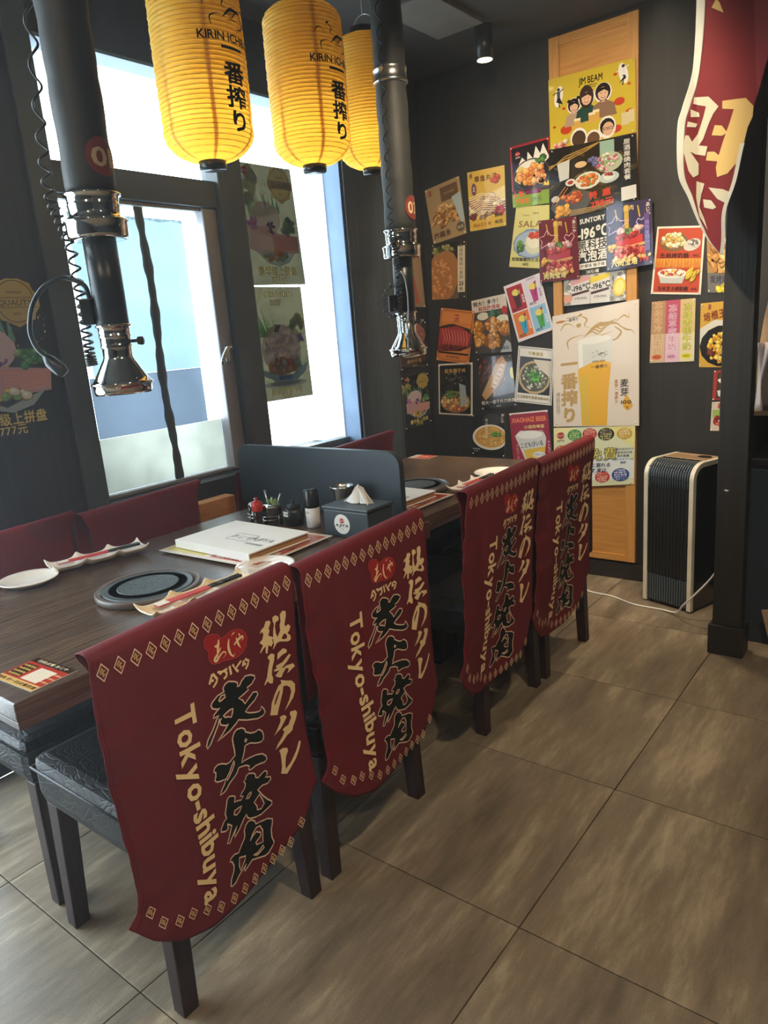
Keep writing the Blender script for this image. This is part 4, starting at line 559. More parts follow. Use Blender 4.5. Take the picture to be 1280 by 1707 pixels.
def d_corn(s): s.rect(0, 0, 1, s.H, 'd0a444'); s.poly([(0, .55), (.4, .38), (1, .42), (1, .8), (0, .9)], 'd8d4c8'); s.ell(.62, .95, .62, .45, '221e1a'); s.pile(.65, .98, .48, .33, 130, .055, ['d89c28', 'e8b83c', 'c8862a', 'f0cc60'], .8); s.pile(.3, 1.1, .12, .06, 12, .05, ['7a3a20', '5a2a18']); s.text('培根玉米', .5, .26, .2, '8a3a24', bold=.03, rot=-.15); logo(s, .25, .08, .16)
def d_beef(s): s.rect(0, 0, 1, s.H, 'a8342c'); s.rect(.12, .08, 1, s.H - .05, '4a3424'); s.pile(.5, .3, .3, .2, 20, .08, ['5a4028', 'e8d8c8', '6a3a2a']); s.ell(.7, .75, .3, .3, 'dcc4c0'); s.poly([(.15, .75), (.4, .7), (1, .9), (1, 1.1), (.5, 1.1), (.2, .95)], 'd8dce0')
def d_spicy(s): s.rect(0, 0, 1, s.H, 'd8c8b8'); s.rect(.04, .3, .5, .6, '9ab85c'); s.pile(.5, .7, .4, .25, 30, .1, RD + ['e8d8d0', '3a1a14']); s.text('恶魔', .4, .16, .2, 'b83a24', bold=.05)
def badge(s, x, y, r, c, c2, t='QUALITY'):
    P = [(x + r * (1 + (.12 if i % 2 else 0) * (1 if i % 6 else .2)) * cos(i * pi / 12), y + r * 1.05 * (1 + (.1 if i % 3 == 0 else 0)) * sin(i * pi / 12)) for i in range(24)]; s.poly(P, c); s.ring(x, y, r * .9, r * .95, r * .04, c2); s.rect(x - r * 1.12, y - r * .18, x + r * 1.12, y + r * .28, c2); s.rect(x - r * 1.1, y - r * .15, x + r * 1.1, y + r * .25, c); s.text(t, x, y + r * .05, r * .36, '3a3018', w=r * 1.6, bold=.0); s.text('PREMIUM', x, y - r * .4, r * .17, c2); s.text('BEST', x, y + r * .55, r * .17, c2)
def d_sash(s, dark='2c281a', a=None):
    s.rect(0, 0, 1, s.H, dark); blotch(s, 70, ['c8b890', '8a7a5a', 'b0a080', 'd0c8a8'], .013, .15, .75); s.pile(.15, .22, .15, .2, 8, .1, ['7a7a50', '8a8a58'], edge=False); badge(s, .76, .2, .2, 'b8a458', '6a5a2a')
    for i in range(7): s.poly([(.15 + i * .05, .62), (.1 + i * .045, .25 + .06 * (i % 3)), (.2 + i * .05, .6)], ['5a8a5a', '7aa86a', '4f8a74'][i % 3])
    for i in range(4): s.poly([(.42 + i * .07, .55), (.44 + i * .07, .3 + .04 * (i % 2)), (.49 + i * .07, .55)], '6a9a8a')
    s.ell(.42, .62, .26, .2, 'c8b4c0', wob=.03, n=24); s.poly([(.1, .72), (.1, .98), (.3, 1.05), (.95, 1.02), (.98, .82), (.6, .78), (.4, .7)], 'bf9aa4'); s.poly([(.5, .8), (.96, .82), (.95, .98), (.52, 1.0)], 'c88a8a')
    for i in range(9): s.line([(.52, .82 + i * .02), (.95, .835 + i * .02)], .006, 'dcb8b0', lift=(i == 0))
    s.pile(.8, .7, .14, .08, 18, .05, ['6a9a6a', '8ab07a', '4a8a5a']); s.pile(.5, .72, .07, .06, 9, .035, ['5a3a8a', '7a4aa0', '4a2a70'], .5); s.pile(.2, .68, .08, .06, 8, .04, ['a05ab0', 'b878c0'], edge=False)
    s.poly([(.18, 1.0), (.5, 1.14), (.9, 1.0), (.75, 1.14), (.55, 1.19), (.35, 1.14)], '9ab0b8'); s.pile(.5, 1.05, .22, .06, 22, .045, ['c88a40', '7aa05a', 'd0b050', 'dcdcd0', 'c86a3a'])
    s.text('豪华级上拼盘', .52, 1.245, .12, 'd8c878', bold=.04, w=.68); s.text('777元', .52, 1.345, .1, 'd8c878', bold=.03); logo(s, .15, .09, .2, 'a0303a')
def d_beefice(s):
    s.rect(0, 0, 1, s.H, '332e1e'); blotch(s, 60, ['c8c090', '8a8a5a', 'd8d0a8'], .012, .2, 1.4); s.text('premium', .52, .07, .16, 'd0c878', bold=.01, w=.62); s.text('BEEF', .5, .19, .1, 'b8b068', bold=.03)
    for i in range(10): s.poly([(.14 + i * .035, .62), (.06 + i * .035, .2 + .05 * (i % 4)), (.2 + i * .03, .6)], ['4a9a4a', '6ab85a', '7ab070'][i % 3])
    s.pile(.82, .45, .14, .12, 20, .06, ['8a9a6a', '6a8a70', 'a8b090'], edge=False); s.pile(.88, .62, .08, .07, 8, .04, ['7a3aa0', '9a5ab8'], .5); s.ell(.5, .78, .36, .32, 'b8a8b0', n=30); s.pile(.5, .78, .3, .26, 110, .05, ['c8b8c0', 'b09aa8', 'd8ccd0', 'a890a0'], .4, edge=False); s.pile(.5, .98, .3, .08, 26, .06, ['c8883a', 'd8a850', '6a9a5a', 'dce0e0', 'b86a3a'])
    s.poly([(.02, 1.0), (.2, 1.03), (.4, 1.1), (.65, 1.1), (.8, 1.02), (.98, .95), (.9, 1.08), (.74, 1.17), (.35, 1.18), (.15, 1.1)], '6a88a8'); s.rect(.38, 1.11, .62, 1.17, '3a4a9a'); s.ell(.5, 1.21, .4, .05, 'b0bcc4'); s.ell(.5, 1.205, .3, .03, '6a7480'); s.pile(.45, .5, .06, .03, 5, .03, ['5a4a5a', 'dcdce0'])
    s.text('厚切西冷牛扒', .52, 1.3, .1, 'd0c878', bold=.04, w=.62); s.text('468元', .5, 1.375, .07, 'd0c878', bold=.03)
def d_sash2(s, dark='2a2a26'): d_sash(s, dark)
def d_skew(s): s.rect(0, 0, 1, s.H, '9a8468'); s.poly([(.3, .6), (.5, .45), (.7, .6), (.8, 1.3), (.2, 1.3)], 'a8543c'); s.poly([(.4, .7), (.55, .6), (.66, 1.1), (.4, 1.1)], 'c88a70'); s.text('炭烤', .5, 1.3, .12, 'e8c070')
def d_ice(s): s.rect(0, 0, 1, s.H, '302e2b'); s.ell(.5, .4, .46, .4, '9a6a5c'); s.pile(.5, .45, .35, .3, 50, .07, ['a87464', '8a5448', 'b88878'], .5, edge=False); s.poly([(.0, .6), (.3, .72), (.7, .72), (1, .6), (.75, .92), (.25, .92)], '4a3a3c'); s.ring(.5, .95, .42, .1, .03, 'b8b0a8'); s.text('厚切牛舌', .5, 1.18, .13, 'a88a4c', bold=.03); s.text('68元', .5, 1.31, .08, 'a88a4c')
P3 = [('lotus', 'bronze-toned poster of fried lotus root, tilted, leftmost of the upper wall posters', d_lotus, .002, 'printlam'), ('cutlet', 'brown fried cutlet poster marked 25 below the tilted lotus root poster', d_cutlet, .004, 'printlam'), ('takoyaki', 'yellow octopus ball poster priced 38 and 45', d_takoyaki, .002, 'print'),
 ('karaage', 'red-framed poster of a bowl of fried chicken with green bottom band', d_karaage, .005, 'printlam'), ('salad', 'pale yellow SALAD poster with a white potato mound on a blue plate', d_salad, .003, 'print'), ('wagyu', 'orange bordered poster of sliced raw wagyu beef', d_wagyu, .005, 'print'), ('nuggets', 'poster of golden fried chicken pieces marked 48', d_nuggets, .003, 'print'),
 ('drinks', 'tilted white poster with four ice cream drinks each marked 40', d_drinks, .007, 'print'), ('udon', 'black poster with white outline showing a rice bowl below the orange wagyu poster', d_udon, .003, 'printlam'), ('fish', 'dark poster of a whole grilled dried fish with lemon', d_fish, .002, 'printlam'), ('hotpot', 'white poster with checkered edge showing a pot of soup with green onion', d_hotpot, .005, 'print'),
 ('ramen', 'black poster of a white bowl of noodles just above the far table', d_ramen, .002, 'print'), ('kidbeer', 'magenta XIAOHAIZ BEER poster with a large glass', d_kidbeer, .003, 'print'), ('highball', 'large yellow JIM BEAM poster of three laughing friends', d_highball, .032, 'printlam'), ('setmeal', 'wide dark poster of an izakaya set meal spread below the yellow poster', d_setmeal, .036, 'printlam'),
 ('soda', 'black SUNTORY -196 poster with two cans and a lemon', d_soda, .030, 'print'), ('tower', 'dark red meat tower poster left of the black soda poster', d_tower, .040, 'printlam'), ('tower2', 'purple meat tower poster priced 598', d_tower2, .042, 'printlam'), ('beer', 'large cream beer poster with a tall glass of golden beer', d_beer, .032, 'print'), ('free', 'pale poster with coloured round badges below the large beer poster', d_free, .030, 'print'),
 ('oyster', 'orange-red poster of cheese baked oysters and corn', d_oyster, .003, 'print'), ('wings', 'brown roast wings poster half hidden behind the pillar', d_wings, .002, 'printlam'), ('milk', 'poster in three vertical coloured bands of frozen milk drinks', d_milk, .003, 'print'), ('corn', 'yellow bacon and corn poster cut off by the pillar', d_corn, .002, 'printlam'), ('beef', 'small red-edged beef card beside the pillar', d_beef, .002, 'print'), ('spicy', 'small pale card with red writing, lower of the two beside the pillar', d_spicy, .003, 'print')]
HH = dict(highball=.83, setmeal=.9, beef=1.1, spicy=1.1, free=.78, wings=1.41)
for i, (k, lab, fn, off, m) in enumerate(P3): poster(k, lab, fn, H=HH.get(k, 1.41), off=off, m=m, seed=i + 10)
poster(0, 'narrow skewer poster behind the far exhaust pipe', d_skew, q=[(3.25, 1.735), (3.50, 1.739), (3.52, 1.46), (3.25, 1.475)], plane='x', base=XW, m='printlam', seed=41)
poster(0, 'small dark beef tongue poster on the narrow side wall, upper one', d_ice, q=[(3.235, 1.375), (3.514, 1.386), (3.510, 1.135), (3.245, 1.128)], plane='x', base=XW, m='printlam', seed=42)
poster(0, 'small dark sashimi platter poster on the narrow side wall, lower one', d_sash2, q=[(3.240, 1.095), (3.507, 1.101), (3.512, .812), (3.25, .800)], plane='x', base=XW, m='printlam', seed=43)
poster(0, 'dark sashimi poster with gold QUALITY seal left of the window', d_sash2, q=[(.93, 1.604), (1.284, 1.601), (1.280, 1.108), (.93, 1.106)], plane='x', base=XW, m='print', seed=44, pins=False)
poster(0, 'backlit sashimi poster marked 777 on the window glass, upper of two', d_sash, q=[(2.286, 2.096), (2.624, 2.099), (2.655, 1.594), (2.291, 1.589)], plane='x', base=-2.499, m='printwin', off=.0015, seed=45, pins=False)
poster(0, 'backlit premium beef poster marked 468 on the window glass, lower of two', d_beefice, q=[(2.268, 1.584), (2.618, 1.583), (2.630, 1.071), (2.279, 1.073)], plane='x', base=-2.499, m='printwin', off=.0015, seed=46, pins=False)

# ------------------------------------------------------------------ tables
def table(x0, x1, y0, y1, label, legs):
    t = empty('dining_table', (x1 - .35, (y0 + y1) / 2, 0), label, 'table', 'dark grill tables in a row'); ox, oy = x1 - .35, (y0 + y1) / 2; L = (-ox, -oy, 0)
    MB().box((x0, y0, .712), (x1, y1, .75), .003).obj('tabletop', MT['tabletop'], t, loc=L); MB().box((x0 + .001, y0 + .001, .695), (x1 - .001, y1 - .001, .7115), .002).obj('table_edge', MT['tableedge'], t, loc=L)
    for k, (bx0, bx1, yy, hw) in enumerate(legs):
        MB().box((bx0, yy - hw, .012), (bx1, yy + hw, .6945), .004).obj('pedestal', MT['pedestal'], t, loc=L)
        MB().box((bx0 - .04, yy - hw - .02, 0), (bx1 + .06, yy + hw + .02, .0115), .003).obj('base_plate', MT['blackmetal'], t, loc=L)
    return t
table(-2.035, -1.283, .497, 1.831, 'near dark walnut grill table with an order card at its front corner', [(-1.663, -1.630, 1.0, .03), (-1.90, -1.40, 1.715, .075)])
table(-2.06, -1.33, 1.833, 2.86, 'far dark walnut grill table beyond the slate divider', [(-1.95, -1.45, 2.805, .03), (-1.663, -1.630, 2.30, .03)])
dv = MB(); P = []
for cx, cz, a0 in ((-1.415, .925, 0), (-2.085, .925, 90)):
    for k in range(9): a = radians(a0 + k * 11.25); P.append((cx + .05 * cos(a), cz + .05 * sin(a)))
P += [(-2.135, .751), (-1.365, .751)]; dv.prism(P, 1, 1.797, 1.822); dvo = dv.obj('table_divider', MT['darkblue']); md = dvo.modifiers.new('b', 'BEVEL'); md.width = .003; md.limit_method = 'ANGLE'; tagp(dvo, 'low slate grey divider board with rounded corners between the two tables', 'divider')

# ------------------------------------------------------------------ chairs (built facing -X: backrest on the aisle side)
def chair(label, cx, cy, flip=False):
    t = empty('dining_chair', (cx, cy, 0), label, 'chair', 'black leather dining chairs', pi if flip else 0)
    s = MB().box((-.235, -.215, .345), (.235, .215, .468), .030).obj('seat', MT['leather'], t)
    pz = MB(); R = [(-.236, -.216), (.236, -.216), (.236, .216), (-.236, .216), (-.236, -.216)]
    pz.tube([(x * 1.0, y * 1.0, .436) for x, y in R], .0035, 6); pz.obj('piping', MT['leather'], s)
    for sx, sy in ((-1, -1), (-1, 1), (1, -1), (1, 1)):
        tx, ty = sx * .200, sy * .180; bx, by = sx * .212, sy * .192; a = .023; b = .019; lg = MB()
        vs = [(tx + i * a, ty + j * a, .3445) for i, j in ((-1, -1), (1, -1), (1, 1), (-1, 1))] + [(bx + i * b, by + j * b, 0) for i, j in ((-1, -1), (1, -1), (1, 1), (-1, 1))]
        lg.add(vs, [(0, 1, 2, 3), (7, 6, 5, 4), (0, 4, 5, 1), (1, 5, 6, 2), (2, 6, 7, 3), (3, 7, 4, 0)]); o = lg.obj('leg', MT['legwood'], t); md = o.modifiers.new('b', 'BEVEL'); md.width = .003; md.segments = 2
    MB().box((.2365, -.205, .40), (.2525, .205, .852), .008).obj('backrest', MT['leather'], t)
    return t
NC = [(.845, 'nearest aisle-side black leather chair, seat showing at the near table corner'), (1.305, 'second aisle-side chair, between the near table end and the divider'), (2.085, 'third aisle-side chair, first one at the far table'), (2.55, 'fourth aisle-side chair, closest to the wooden wall panel')]
for y, lab in NC: chair(lab, -1.372, y)
FC = [(.862, 'window-side black leather chair nearest the camera under the table corner'), (1.375, 'window-side chair beside the pale sauce dish'), (2.07, 'window-side chair just behind the divider end'), (2.55, 'window-side chair at the far table below the backlit posters')]
for y, lab in FC: chair(lab, -1.905, y, True)

# ------------------------------------------------------------------ cloth covers over the chair backs
def cover_shape(seed, left=True):
    r = random.Random(seed); ph = [r.uniform(0, 6) for _ in range(6)]
    def f(y, z):                                     # outward bulge in m; y from cover centre, z from top (negative down)
        s = -z / .64; u = (y + .25) / .5
        ruf = (.0026 * sin(-z * 62 + ph[0] + 9 * u) + .0016 * sin(-z * 117 + 5 * u) + .0026 * sin(-z * 29 + ph[1] - 12 * u)) * exp(-max(u, 0) / .16) * min(1, s * 5) + .0012 * sin(-z * 70 + ph[1]) * exp(-max(1 - u, 0) / .08) * min(1, s * 5)
        diag = .006 * sin((u * 3.2 + s * 2.2) * 2.1 + ph[2]) * min(1, s * 2) + .0035 * sin((u * 9 - s * 6) + ph[3]) * s
        flare = .03 * max(0, s - .72) ** 1.3 * (1 + .5 * sin(u * 9 + ph[4]))
        top = -.004 * exp(z / .02)
        wr = -.007 * exp(-((u - .16 - .10 * sin(s * 3)) / .06) ** 2) * exp(-((s - .35) / .22) ** 2) * (.2 + abs(sin(ph[5])))
        return ruf + diag + flare + top + wr
    return f
LE = [(-2360, -40), (-2440, -970), (-2420, -2050), (-2360, -2670), (-2310, -3570), (-2250, -4370), (-2350, -4900), (-2550, -5320)]
BT = [(-2550, -5320), (-2180, -5830), (-1600, -6320), (-900, -6520), (0, -6480), (790, -6350), (1570, -6150), (2010, -5850), (2330, -5200)]
def ip(tab, x, k):
    for a, b in zip(tab, tab[1:]):
        if (a[k] - x) * (b[k] - x) <= 0 and a[k] != b[k]: q = (x - a[k]) / (b[k] - a[k]); return a[1 - k] + q * (b[1 - k] - a[1 - k])
    return tab[0][1 - k] if abs(x - tab[0][k]) < abs(x - tab[-1][k]) else tab[-1][1 - k]
def cover(label, cy, seed, ytop=.861, x0=-1.112, flip=1, letters=True, wid=1.0, tilt=0, hang=.65, skew=0):
    f = cover_shape(seed); dep = .046; fx = lambda y, z: x0 + flip * (.012 + f(y, z)) + flip * .002
    def zt(y): return .008 * (y / .25)                     # the top edge dips at one end
    NU, NV = 52, 70; rows = []; mb = MB()
    def edge(v):
        z = -v * 5320; l = ip(LE, z, 1) / 1e4; r = .248 - .012 * sin(v * 3) ; return l, r
    def front(u, v):
        l, r = edge(v); y = l + (r - l) * u; y *= wid; zb = ip(BT, max(-2549, min(2329, (l + (r - l) * u) * 1e4)), 0) / 1e4; z = -.002 + v * (zb * hang / .65) ; z += zt(y) * (1 - v)
        return y, z
    def F(u, v):
        if v < .78:                                   # front sheet
            y, z = front(u, 1 - v / .78); return (fx(y, z), cy + y + skew * -z, ytop + z)
        if v < .82:
            q = (v - .78) / .04; y, z = front(u, 0); a = q * pi; return (fx(y, z) - flip * dep / 2 * (1 - cos(a)), cy + y, ytop + z + .010 * sin(a))
        q = (v - .82) / .18; y, z = front(u, 0); zz = z - q * .34; return (x0 + flip * .012 - flip * (dep - .002), cy + y * (1 - .10 * min(1, q * 8)), ytop + zz)
    mb.grid(NU, 92, F); o = mb.obj('chair_cover', MT['cloth']); tagp(o, label, 'chair cover', 'burgundy cloth covers over the chair backs')
    md = o.modifiers.new('s', 'SOLIDIFY'); md.thickness = .0012; md.offset = -1
    # stitched hem along the left edge
    hm = MB(); hm.tube([(fx(*front(.022, v)) + flip * .0008, cy + front(.022, v)[0] - skew * front(.022, v)[1], ytop + front(.022, v)[1]) for v in [i / 60 for i in range(61)]], .0009, 5); hm.obj('hem_stitch', MT['cloth'], o)
    if letters:
        def fn(x, y, d): return (fx(x * wid, y) + flip * (.0012 + d), cy + x * wid - skew * y, ytop + y + zt(x) * (1 + y / .64))
        def sub(S, n):
            bm = bmesh.new(); vs = [bm.verts.new((a, b, 0)) for a, b in S]
            return bm
        s = Sheet(lambda x, y, d: (x, y, d), 1, step=1.2e-5, seed=1); K = 1e-4
        sc = lambda P: [(a * K, b * K) for a, b in P]
        bd = sc(BADGE); s.poly(bd, 'a8221f'); s.line(bd + [bd[0]], .0012, 'c05050')
        for g in BLACK:
            g = [sc(p) for p in g]; s.poly(g[0], '13160f', g[1:])
            for lp in g: s.line(lp + [lp[0], lp[1]], .0030, 'f2d2b4')
        for g in CREAM: g = [sc(p) for p in g]; s.poly(g[0], 'f6d9a2', g[1:])
        for i, st in enumerate(STROKE):
            pts = [(p.x, p.y) for p in chain([(a * K, b * K, 0) for a, b in st], 5)] if len(st) > 2 and i < 9 else sc(st); s.line(pts, (.006 if i < 9 else .0052), 'f6d9a2', len(st) > 2 and i < 9)
        s.d += 2e-5
        for (a, b) in DIA:
            a *= K; b *= K; w, h = .0122, .0180
            if b < -.3: w, h = .0105, .0150
            D = lambda k: [(a - w * k, b), (a, b + h * k), (a + w * k, b), (a, b - h * k)]
            s.poly(D(1), 'f2d2b4', [D(.80)]); 
            for p in ([(-.4, .1), (0, .45), (.1, .05), (.4, .15)], [(-.35, -.1), (0, .1), (.05, -.45), (.35, -.2)]): s.line([(a + q * w, b + v * h) for q, v in p], .0032, 'd9b070')
        # running letters down the left: Tokyo-shibuya
        T = [Vector((a * K, b * K, 0)) for a, b in TOK]; ln = [0]
        for p, q in zip(T, T[1:]): ln.append(ln[-1] + (q - p).length)
        word = 'Tokyo-shibuya'; gl = [glyph(c, .028) for c in word]; tot = sum(g[3] - g[2] + .045 for g in gl); size = ln[-1] / tot; cur = 0; s.d += 2e-5; d0 = s.d
        def along(t):
            t = max(0, min(ln[-1] - 1e-6, t))
            for i in range(len(T) - 1):
                if t <= ln[i + 1]: q = (t - ln[i]) / (ln[i + 1] - ln[i]); dr = (T[i + 1] - T[i]).normalized(); return T[i].lerp(T[i + 1], q), dr
        for g in gl:
            vs, fs, a0, a1 = g; P = []
            for x, y in vs: p, dr = along((cur + x - a0) * size); n = Vector((-dr.y, dr.x, 0)); w = p + n * (y - .27) * min(size, .062) * 1.0; P.append((w.x, w.y))
            s.raw(P, fs, 'f6d9a2', lift=False, d=d0); cur += a1 - a0 + .045
        # fine subdivision so the print follows the folds
        me = bpy.data.meshes.new('lettering'); me.from_pydata(s.v, [], s.f); at = me.color_attributes.new('Col', 'FLOAT_COLOR', 'CORNER'); dat = []
        for c, ff in zip(s.c, s.f): dat += [*c, 1.0] * len(ff)
        at.data.foreach_set('color', dat); bm = bmesh.new(); bm.from_mesh(me); bmesh.ops.triangulate(bm, faces=bm.faces[:])
        for _ in range(3):
            es = [e for e in bm.edges if e.calc_length() > .014]
            if es: bmesh.ops.subdivide_edges(bm, edges=es, cuts=1); bmesh.ops.triangulate(bm, faces=[f_ for f_ in bm.faces if len(f_.verts) > 3])
        for v in bm.verts: v.co = fn(v.co.x, v.co.y, v.co.z)
        bm.to_mesh(me); bm.free(); me.update(); link('lettering', me, MT['ink'], o)
    return o
cover('burgundy printed cloth cover on the nearest aisle-side chair', .79, 3)
cover('burgundy printed cloth cover on the second aisle-side chair, left of the table divider', 1.296, 8, skew=.03)
cover('burgundy printed cloth cover on the third aisle-side chair, first at the far table', 2.0, 14, ytop=.872, wid=.97, skew=-.19)
cover('burgundy printed cloth cover on the fourth aisle-side chair, nearest the wooden wall panel', 2.49, 21, ytop=.872, wid=1.0, skew=-.19)
for (y, sd), lab in zip(((.885, 31), (1.375, 32), (2.05, 33), (2.56, 34)), ('plain burgundy cover on the window-side chair nearest the camera', 'plain burgundy cover on the window-side chair under the casement', 'plain burgundy cover on the window-side chair left of the divider end', 'plain burgundy cover peaking above the divider at the far window-side chair')):
    cover(lab, y, sd, x0=-2.172, flip=-1, letters=False, hang=.5, wid=.98)
MB().box((-2.36, 1.70, 0), (-2.30, 1.90, .745), .003).obj('birch_board', MT['orange']); tagp(COL.objects[-1], 'orange birch board standing in the gap between two window-side chairs', 'board')

# ------------------------------------------------------------------ grills, crockery
def grill(x, y, lab):
    t = empty('table_grill', (x, y, .75), lab, 'grill', 'round cast iron table grills')
    MB().lathe([(.112, 0.0005), (.128, .002), (.131, .006), (.131, .0165), (.1295, .0178), (.128, .019), (.1185, .019), (.117, .014), (.0, .014)], seg=64).obj('rim', MT['ironrim'], t)
    MB().lathe([(.1125, .0145), (.1125, .017), (.110, .0185), (.0, .0185)], seg=64).obj('grill_plate', MT['iron'], t)
    MB().lathe([(.0, .0187), (.076, .0187), (.078, .0196), (.074, .0202), (.0, .0202)], seg=48, sx=.96).obj('rough_centre', MT['ironc'], t)
    MB().lathe([(.096, .0186), (.0965, .0194), (.099, .0194), (.0995, .0186)], seg=64).obj('groove_ring', MT['rubber'], t); return t
grill(-1.578, .987, 'round black iron grill plate set in the near table'); grill(-1.60, 2.205, 'round black iron grill plate on the far table behind the divider')
def plate(x, y, z, r, lab):
    o = MB().lathe([(0, .002), (r * .55, .002), (r * .6, .0), (r * .64, .002), (r * .93, .013), (r, .0165), (r * .985, .0185), (r * .9, .0155), (r * .66, .0065), (0, .0055)], seg=56).obj('plate', MT['ceramic'], loc=(x, y, z)); return tagp(o, lab, 'plate', 'round white plates')
plate(-1.962, .868, .7505, .078, 'round white plate at the left edge of the near table'); plate(-1.418, 1.242, .7505, .08, 'round white plate beside the tan sauce dish on the near table'); plate(-1.425, 2.52, .7505, .09, 'round white plate behind the far sauce dish on the far table')
def sauce(x, y, rz, m, lab, L=.30):
    w = .094; n = 46
    def g(u, v, th=0):
        c = u * 3; i = min(2, int(c)); a = 2 * (c - i) - 1; b = 2 * v - 1; rim = (1 - .10 * (1 - a * a)); hh = .006 + .018 * max(abs(a) ** 3, abs(b) ** 3) + .016 * (abs(a) ** 4) * (abs(b) ** 4) * (1 if (i == 0 and a < 0) or (i == 2 and a > 0) or True else 0)
        if (i > 0 and a < 0) or (i < 2 and a > 0): hh -= .008 * abs(a) ** 3 * (1 - abs(b) ** 4)
        return ((b * w / 2) * rim * (.72 + .28 * hh / .03), (u - .5) * L, hh - th)
    mb = MB(); mb.grid(n, 15, lambda u, v: g(u, v)); o = mb.obj('sauce_dish', m, loc=(x, y, .7505)); o.rotation_euler = (0, 0, rz); md = o.modifiers.new('s', 'SOLIDIFY'); md.thickness = .0045; md.offset = -1; md2 = o.modifiers.new('u', 'SUBSURF'); md2.levels = md2.render_levels = 1; return tagp(o, lab, 'dish', 'three-part sauce dishes')
sauce(-1.945, 1.07, -.22, MT['ceramic'], 'three-part white sauce dish with wavy rim on the window side of the near table', .28); sauce(-1.385, 1.00, -.06, MT['cream'], 'three-part tan sauce dish by the nearest chair cover'); sauce(-1.385, 2.29, 0, MT['ceramic'], 'three-part white sauce dish on the far table', .27)
sl = mat('chopstick_sleeve', 'c23a34', .6, c2='b02f2c', scale=20); slw = mat('sleeve_white_end', 'dcd6c8', .6); stick = mat('black_lacquer', '121314', .25)
def chop(x, y, rz, lab, z=.778):
    t = empty('chopsticks', (x, y, z), lab, 'chopsticks', 'wrapped chopsticks across the sauce dishes', rz)
    MB().box((-.012, -.115, 0), (.012, .03, .0035), .001).obj('paper_sleeve', sl, t); MB().box((-.0122, -.115, .0036), (.0122, -.085, .0041)).obj('sleeve_label', slw, t)
    for dx in (-.005, .005): k = MB(); k.tube([(dx, .03, .0018), (dx, .125, .0022)], [.0035, .0045], 6); k.obj('stick', stick, t)
chop(-1.945, 1.07, -.22, 'red paper-sleeved chopsticks on the white dish at the window side'); chop(-1.39, 1.00, -.06, 'red paper-sleeved chopsticks on the tan sauce dish'); chop(-1.385, 2.29, 0, 'red paper-sleeved chopsticks on the far table dish')

# ------------------------------------------------------------------ menus, sheets, tray, cards
def flatsheet(name, cx, cy, z, w, d, rz, lab, cat, draw, H=None, group=None, th=.0012):
    o = MB().box((-w / 2, -d / 2, 0), (w / 2, d / 2, th)).obj(name, MT['paper'], loc=(cx, cy, z)); o.rotation_euler = (0, 0, rz); tagp(o, lab, cat, group)
    H = H or d / w; s = Sheet(lambda x, y, dd: ((x - .5) * w, (.5 - y / H) * d, th + dd * .7), H, seed=7); draw(s); s.obj('printed_picture', MT['printlam'], o); return o
def d_mat(s):
    s.rect(0, 0, 1, s.H, 'd8c8b8'); s.rect(.03, .04, .45, s.H - .04, 'c8bc5a'); s.rect(.5, .04, .97, s.H - .04, 'b0453a'); s.pile(.25, .4, .18, .28, 30, .04, ['d8d070', 'a8a048', 'f0ecc0', '7a8a3a']); s.pile(.75, .35, .18, .2, 30, .04, ['e8d8c8', 'c0392e', '8a2a20'])
    for i in range(4): s.text('焼肉セット 飲み放題', .75, .5 + i * .07, .045, 'f0e4d0', bold=.02, w=.4)
for k in ('near', 'far'):
    X, Y, A = (-1.655, 1.385, .03) if k == 'near' else (-1.60, 1.985, .0)
    tr = MB().box((-.155, -.135, .0), (.160, .140, .0065), .003).obj('serving_tray', MT['blackplastic'], loc=(X + .02, Y, .7505)); tr.rotation_euler = (0, 0, A); tagp(tr, 'thin black tray under the menus on the %s table' % k, 'tray')
    flatsheet('menu_sheet', X, Y, .7575, .415, .325, A, 'laminated red and yellow menu sheet under the white menu book on the %s table' % k, 'menu', d_mat)
    b = empty('menu_book', (X + .0, Y - .01, .7605), 'thick white menu book with tan page edges on the %s table' % k, 'menu book', None, A - .05)
    MB().box((-.168, -.118, 0), (.168, .118, .0035), .001).obj('back_cover', MT['paper'], b); MB().box((-.160, -.112, .0036), (.163, .113, .0205)).obj('pages', mat('menu_page_edges', 'b98d58', .7, c2='8a6238', stretch=(1, 1, 300), scale=2), b)
    MB().box((-.170, -.120, .0206), (.168, .118, .0245), .001).obj('front_cover', MT['paper'], b); MB().box((-.170, -.1215, .0), (.168, -.1185, .0245), .001).obj('spine', MT['paper'], b)
    s = Sheet(lambda x, y, dd: ((x - .5) * .34, (.5 - y / .7) * .236, .0248 + dd * .5), .7); s.frame(.42, .3, .68, .48, .006, '3a4048'); s.text('あじや', .55, .39, .09, '3a4048', bold=0); s.text('AJIYA', .80, .37, .1, '4a5058', bold=0, slant=.2); s.text('焼肉居酒屋', .82, .5, .04, '6a7078'); s.obj('cover_print', MT['print'], b)
def d_card(s):
    s.rect(0, 0, 1, s.H, '2a1c18'); s.rect(0, .18, 1, s.H, 'b0342a'); s.rect(0, .8, 1, s.H, 'd8b46a'); s.text('扫码点餐 あじや', .5, .09, .1, 'e8d8b0', bold=.03); s.rect(.42, .28, .82, .76, 'e8dcc8'); s.rect(.04, .26, .34, .75, '3a201c')
    for i in range(4): s.text('会員特典', .19, .34 + i * .12, .07, 'e0c060', bold=.03)
    for i in range(3): s.text('优惠券', .91, .36 + i * .15, .06, 'f0d8a0', bold=.02)
    s.text('焼肉 扫一扫点餐优惠', .5, .9, .1, '5a2a18', bold=.03)
flatsheet('order_card', -1.372, .582, .7505, .135, .095, .06, 'small red and gold printed order card at the near table corner', 'card', d_card, 1.0)
